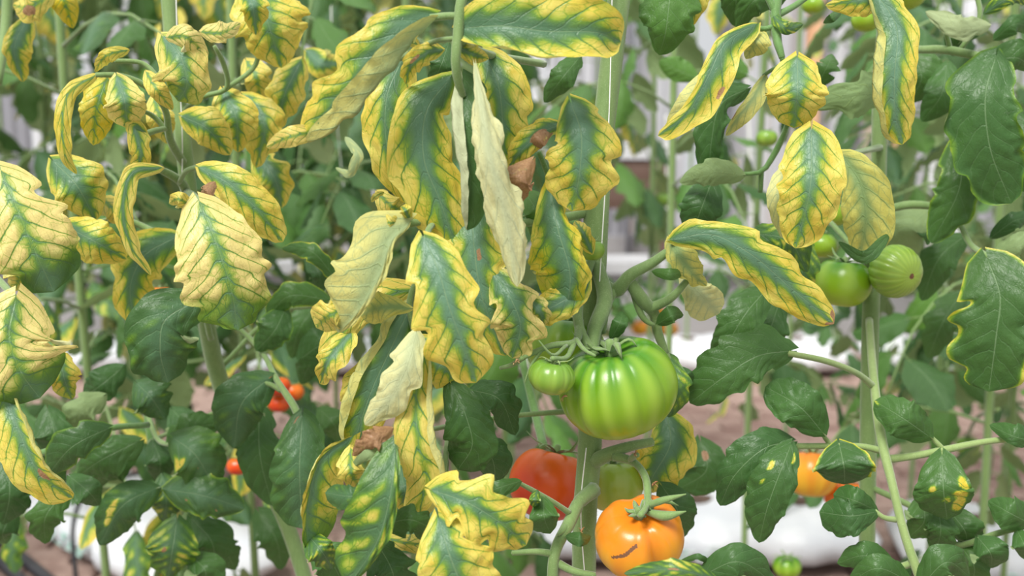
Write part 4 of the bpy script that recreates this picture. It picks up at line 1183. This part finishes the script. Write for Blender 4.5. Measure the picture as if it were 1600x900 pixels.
R19 = stalk(Cp, [(322, 500, 1.16, 4), (365, 510, 1.16, 4), (405, 545, 1.14, 4), (435, 598, 1.1, 5), (462, 640, 1.08, 6), (475, 680, 1.06, 5)], mat=M_STEM, label='stalk passing the red tomatoes', extra=(
    [(440, 610, 1.1, 5), (420, 600, 1.1, 4), (405, 596, 1.1, 4)], [(340, 580, 1.2, 4), (430, 490, 1.2, 4), (505, 468, 1.15, 4), (520, 425, 1.12, 4)]))
L(R19, [(472, 652), (468, 720), (472, 826)], 46, 52, 'GL', 1.04, lobe=.1, nv=7, p=.4, q=.35, brn_at=[(.03, .5, .04)], label='blistered green leaf with pale yellow patches, left of the yellow cup leaf')
L(R19, [(420, 592), (385, 620), (365, 700)], 42, 40, 'GL', 1.1, lobe=.1)
L(R19, [(405, 640), (405, 700), (425, 790)], 34, 34, 'G', 1.14)
L(R19, [(385, 640), (395, 700), (385, 740)], 32, 34, 'G', 1.18)
L(R19, [(522, 432), (490, 395), (440, 388)], 14, 16, 'G', 1.1, yedge=.8)
L(R19, [(510, 468), (455, 462), (415, 500)], 22, 18, 'G', 1.12, yedge=.5)
L(R19, [(445, 485), (430, 515), (400, 548)], 30, 26, 'G', 1.12, yedge=.3)
L(R19, [(470, 560), (505, 540), (530, 560)], 24, 28, 'G', 1.2)
L(R19, [(520, 520), (490, 560), (470, 600)], 26, 26, 'G', 1.25)
L(R19, [(500, 470), (470, 510), (455, 560)], 22, 22, 'G', 1.3)
L(R19, [(480, 400), (500, 430), (495, 460)], 16, 16, 'G', 1.25)
L(R19, [(500, 640), (520, 660), (530, 690)], 22, 22, 'G', 1.25)
L(R19, [(405, 800), (430, 840), (440, 890)], 30, 30, 'G', 1.3)
L(R19, [(480, 850), (510, 870), (540, 920)], 30, 30, 'G', 1.0)
# dark stem piece right of the red tomato, left of truss
stalk(A, [(815, 560, 1.1, 6), (835, 640, 1.1, 7), (850, 700, 1.06, 7)], name='fruit_stalk', mat=M_STEMD)

# dried flower scraps on the fruit stalks
for (x, y, d, r_) in [(992, 711, .90, 8), (1022, 757, .888, 7), (880, 621, .85, 7), (908, 832, .885, 9), (823, 826, .95, 7), (806, 566, .86, 6)]:
    c_ = at(x, y, d)
    g = Geo()
    for q in range(5):
        D = norm(RNG.normal(size=3))*r_*d/FPX
        g.add(*strip_geo([c_-D*.25, c_+D*.5+[0, 0, .001], c_+D*1.2], r_*.30*d/FPX, norm(RNG.normal(size=3))))
    g.obj('dried_flower', M_DRY, A)

# twine
for (pts, lab) in [([(958, -100, .93), (955, 60, .928), (952, 170, .93), (938, 420, .93), (930, 560, .94)], 'white twine wound down the thick centre stem'),
                   ([(916, 700, .93), (908, 780, .932), (916, 930, .93)], 'white twine beside the thick stem below the large green tomato'),
                   ([(273, -100, 1.06), (277, 60, 1.065), (285, 230, 1.06), (284, 300, 1.062)], 'white twine beside the left stem'),
                   ([(515, -60, 1.9), (520, 80, 1.9), (530, 230, 1.9), (540, 320, 1.9)], 'white twine hanging free left of centre'),
                   ([(1165, 80, 3.4), (1170, 200, 3.4), (1178, 420, 3.4)], 'blurred white twine right of the drooping leaves'),
                   ([(1041, 180, 3.4), (1043, 440, 3.4)], 'blurred white twine right of the far thin stem')]:
    sz = 1.9 if pts[0][2] < 2 else 4.5
    tag(Geo().tube([at(*p) for p in pts], [sz*.5*pts[0][2]/FPX*(1 if pts[0][2] < 2 else .8)]*len(pts), 30, 6).obj('support_twine', M_STRING), lab, 'twine', 'support twines')

# ------------------------------------------------------------------ plants behind, from shared meshes
HOLD = []


def unit_leaf(kind, seed, **kw):
    """leaflet about 1 long along +x, face up (+z), drooping"""
    n = 13
    u = np.linspace(0, 1, n)
    r = np.random.RandomState(seed)
    dr = r.uniform(.25, .55)
    C = np.stack([u*(1-.12*dr*u), .06*np.sin(u*3)*r.choice([-1, 1]), -dr*u**2*.7], 1)
    Nf = np.tile([0, 0, 1.0], (n, 1))
    V, F, A_, UVs = leaf_geo(C, Nf, .33*r.uniform(.8, 1.15), .33*r.uniform(.8, 1.15), kind, nu=n, nh=4, seed=seed, nv=4, lobe=.2, fR=r.uniform(0, 30), fL=r.uniform(0, 30), wave=1.5, **kw)
    me = bpy.data.meshes.new('leaflet')
    me.from_pydata(V.tolist(), [], F.tolist())
    me.polygons.foreach_set('use_smooth', [True]*len(me.polygons))
    me.materials.append(M_LEAF)
    leaf_mesh_finish(me, A_, UVs)
    return me


BGG = [unit_leaf('G', 500+i, young=(0, .3, .6, 0, .9, .2)[i]) for i in range(6)]+[unit_leaf('GL', 520)]
BGY = [unit_leaf('Y', 540), unit_leaf('YY', 541), unit_leaf('YG', 542), unit_leaf('YY', 543)]
BGM = [unit_leaf('GY', 560), unit_leaf('GL', 561), unit_leaf('YG', 562)]


def rachis_mesh(seed):
    r = np.random.RandomState(seed)
    P_ = [(0, 0, 0), (.12, 0, .05), (.26, .01*r.uniform(-1, 1), .03), (.38, 0, -.05-.05*r.rand())]
    g = Geo().tube(P_, [.004, .003, .0025, .0015], 7, 5)
    slots = []
    S_ = spline(P_, 20)
    for f_ in (.38, .62, .84):
        p_ = S_[int(f_*19)]
        for sd in (-1, 1):
            q_ = p_+np.array([.015, sd*.03, -.004])
            g.tube([p_, q_], [.0015, .001], 3, 4)
            slots.append((q_, sd*r.uniform(.8, 1.3), .085+.03*(1-abs(f_-.6))*r.uniform(.7, 1.2)))
    slots.append((S_[-1], r.uniform(-.2, .2), .12))
    me = bpy.data.meshes.new('leaf_stalk')
    me.from_pydata(np.vstack(g.V).tolist(), [], g.F)
    me.polygons.foreach_set('use_smooth', [True]*len(me.polygons))
    me.materials.append(M_STEM)
    return me, slots


RACH = [rachis_mesh(600+i) for i in range(4)]


def bush(px, d, z0, z1, step, label, kinds, group=None, scale=1.0, skip=None, seed=0, stem_top=2.2, lean=0, nslots=7, stem_r=.007):
    r = random.Random(seed)
    base = at(px, 450, d)
    bx, by = base[0], base[1]
    root = empty('tomato_plant', (bx, by, 0), label, 'tomato plant', group)
    pts = [(bx+lean*z, by+.02*math.sin(z*3+seed), z) for z in np.linspace(.10 if 2.5 < d < 3.3 or d > 4.5 else .005, stem_top, 7)]
    Geo().tube(pts, [stem_r]*7, 20, 7).obj('stem', M_STEM, root, origin=pts[0])
    z = z0
    az = r.uniform(0, 6)
    while z < z1:
        az += 2.4+r.uniform(-.5, .5)
        me, slots = RACH[r.randrange(4)]
        o = bpy.data.objects.new('leaf_stalk', me)
        COL.objects.link(o)
        o.parent = root
        M = Matrix.Translation((lean*z, .02*math.sin(z*3+seed), z)) @ Matrix.Rotation(az, 4, 'Z') @ Matrix.Rotation(r.uniform(-.1, .55), 4, 'Y') @ Matrix.Scale(scale*r.uniform(.8, 1.1), 4)
        o.matrix_local = M
        pool = kinds[r.randrange(len(kinds))]
        for (q_, yaw, ln) in slots[:nslots]:
            lf = bpy.data.objects.new('leaflet', pool[r.randrange(len(pool))])
            COL.objects.link(lf)
            lf.parent = o
            lf.matrix_local = Matrix.Translation(Vector(q_)) @ Matrix.Rotation(yaw, 4, 'Z') @ Matrix.Rotation(r.uniform(.0, 1.1), 4, 'Y') @ Matrix.Rotation(r.uniform(-.5, .5), 4, 'X') @ Matrix.Scale(ln*r.uniform(.85, 1.2), 4)
        z += step*r.uniform(.8, 1.2)
    return root


g1, g2 = 'tomato plants of the row behind', 'tomato plants of the far row'
ORD = ['leftmost', 'second', 'third', 'fourth', 'fifth', 'sixth', 'seventh', 'eighth', 'ninth']
# just behind the front plants
bush(1045, 2.1, 1.08, 1.42, .07, 'light green plant seen just right of the thick stem, upper centre', [BGG[2:3]+BGG[4:5], BGG], seed=9, scale=.8)
bush(1475, 2.05, .78, 1.45, .06, 'green plant filling the space right of the ribbed green tomato', [BGG], seed=10, scale=.8)
bush(1600, 2.3, .60, 1.5, .07, 'green plant behind the broad glossy leaf at the right edge', [BGG], seed=11, scale=.9)
bush(1180, 2.2, .70, 1.0, .09, 'green plant behind the large dark pointed leaf', [BGG], seed=12, scale=.7)
fo = bush(1026, 3.66, .68, .8, .1, 'thin plant carrying the far orange tomatoes', [BGG], g2, seed=13, scale=.5, stem_top=1.1)
stalk(fo, [(1026, 470, 3.66, 2), (1030, 485, 3.62, 2), (1044, 500, 3.6, 2)], name='fruit_stalk', extra=([(1030, 485, 3.62, 2), (1010, 492, 3.6, 2), (1000, 500, 3.6, 2)], [(1030, 485, 3.62, 2), (1020, 496, 3.6, 2)]))
bush(130, 1.75, .55, 1.35, .07, 'dark green tomato plant close behind the big pale leaves at the left edge', [BGG, BGG, BGG, BGM], seed=1, scale=.8)
bush(380, 1.85, .60, 1.35, .07, 'dark green tomato plant close behind the leaning left stem', [BGG, BGG, BGM], seed=2, scale=.8)
bush(640, 1.9, .45, 1.5, .075, 'dark green tomato plant hidden behind the long yellow leaves left of the centre', [BGG, BGG, BGG], seed=3, scale=.85)
PR = bush(1560, 1.75, .50, 1.6, .075, 'green tomato plant close behind the glossy leaves at the right edge', [BGG], seed=4, scale=.8)
stalk(PR, [(1560, 640, 1.75, 3), (1530, 650, 1.95, 3), (1512, 680, 2.2, 3)], name='fruit_stalk')
bush(790, 1.9, .45, 1.15, .10, 'dark green tomato plant behind the red tomato', [BGG], seed=6, scale=.7)
for i, px in enumerate([-60, 90, 235, 380, 520, 660, 800]):
    bush(px, 2.95+.1*(i % 2), .62, 1.85, .062, ORD[i]+' leafy plant, counted from the left edge, in the row behind', [BGG, BGG, BGG, BGM, BGY] if i < 5 else [BGG, BGG, BGM], g1, seed=20+i, scale=1.15)
for i, (px, z0, z1, st) in enumerate([(1015, .8, 1.6, .22), (1235, .35, .75, .10), (1440, .45, 1.7, .085), (1590, .5, 1.7, .085)]):
    bush(px, 3.0, z0, z1, st, ['thin-leaved plant behind, between the thick stem and the drooping leaves', 'low leafy plant on the bag left of the right plant, in the row behind',
                               'leafy plant in the row behind, seen right of the green tomatoes', 'leafy plant in the row behind at the right edge'][i], [BGG, BGG, BGG, BGM], g1, seed=40+i, scale=.9 if i != 1 else .6)
for i, px in enumerate([20, 190, 350, 500, 640, 800]):
    bush(px, 4.95, .65, 1.9, .11, ORD[i]+' plant from the left edge in the far row before the wall', [BGG, BGG, BGM], g2, seed=60+i, scale=1.05)
for i, px in enumerate([930, 1075, 1175, 1310, 1450, 1570]):
    bush(px, 4.95, 1.0 if px < 1400 else .5, 1.75, .2 if px < 1400 else .12, ['far plant just right of the thick stem', 'withered yellow far plant beside the far orange tomatoes', 'withered yellow far plant behind the drooping leaves',
                                                                             'far plant seen between the yellow leaves and the right stem', 'far plant behind the ribbed tomato', 'far plant in front of the black tank'][i],
         [BGY] if px in (1075, 1175) else [BGG, BGG, BGM], g2, seed=80+i, scale=.75 if px < 1400 else 1.0, nslots=5 if px < 1400 else 7)
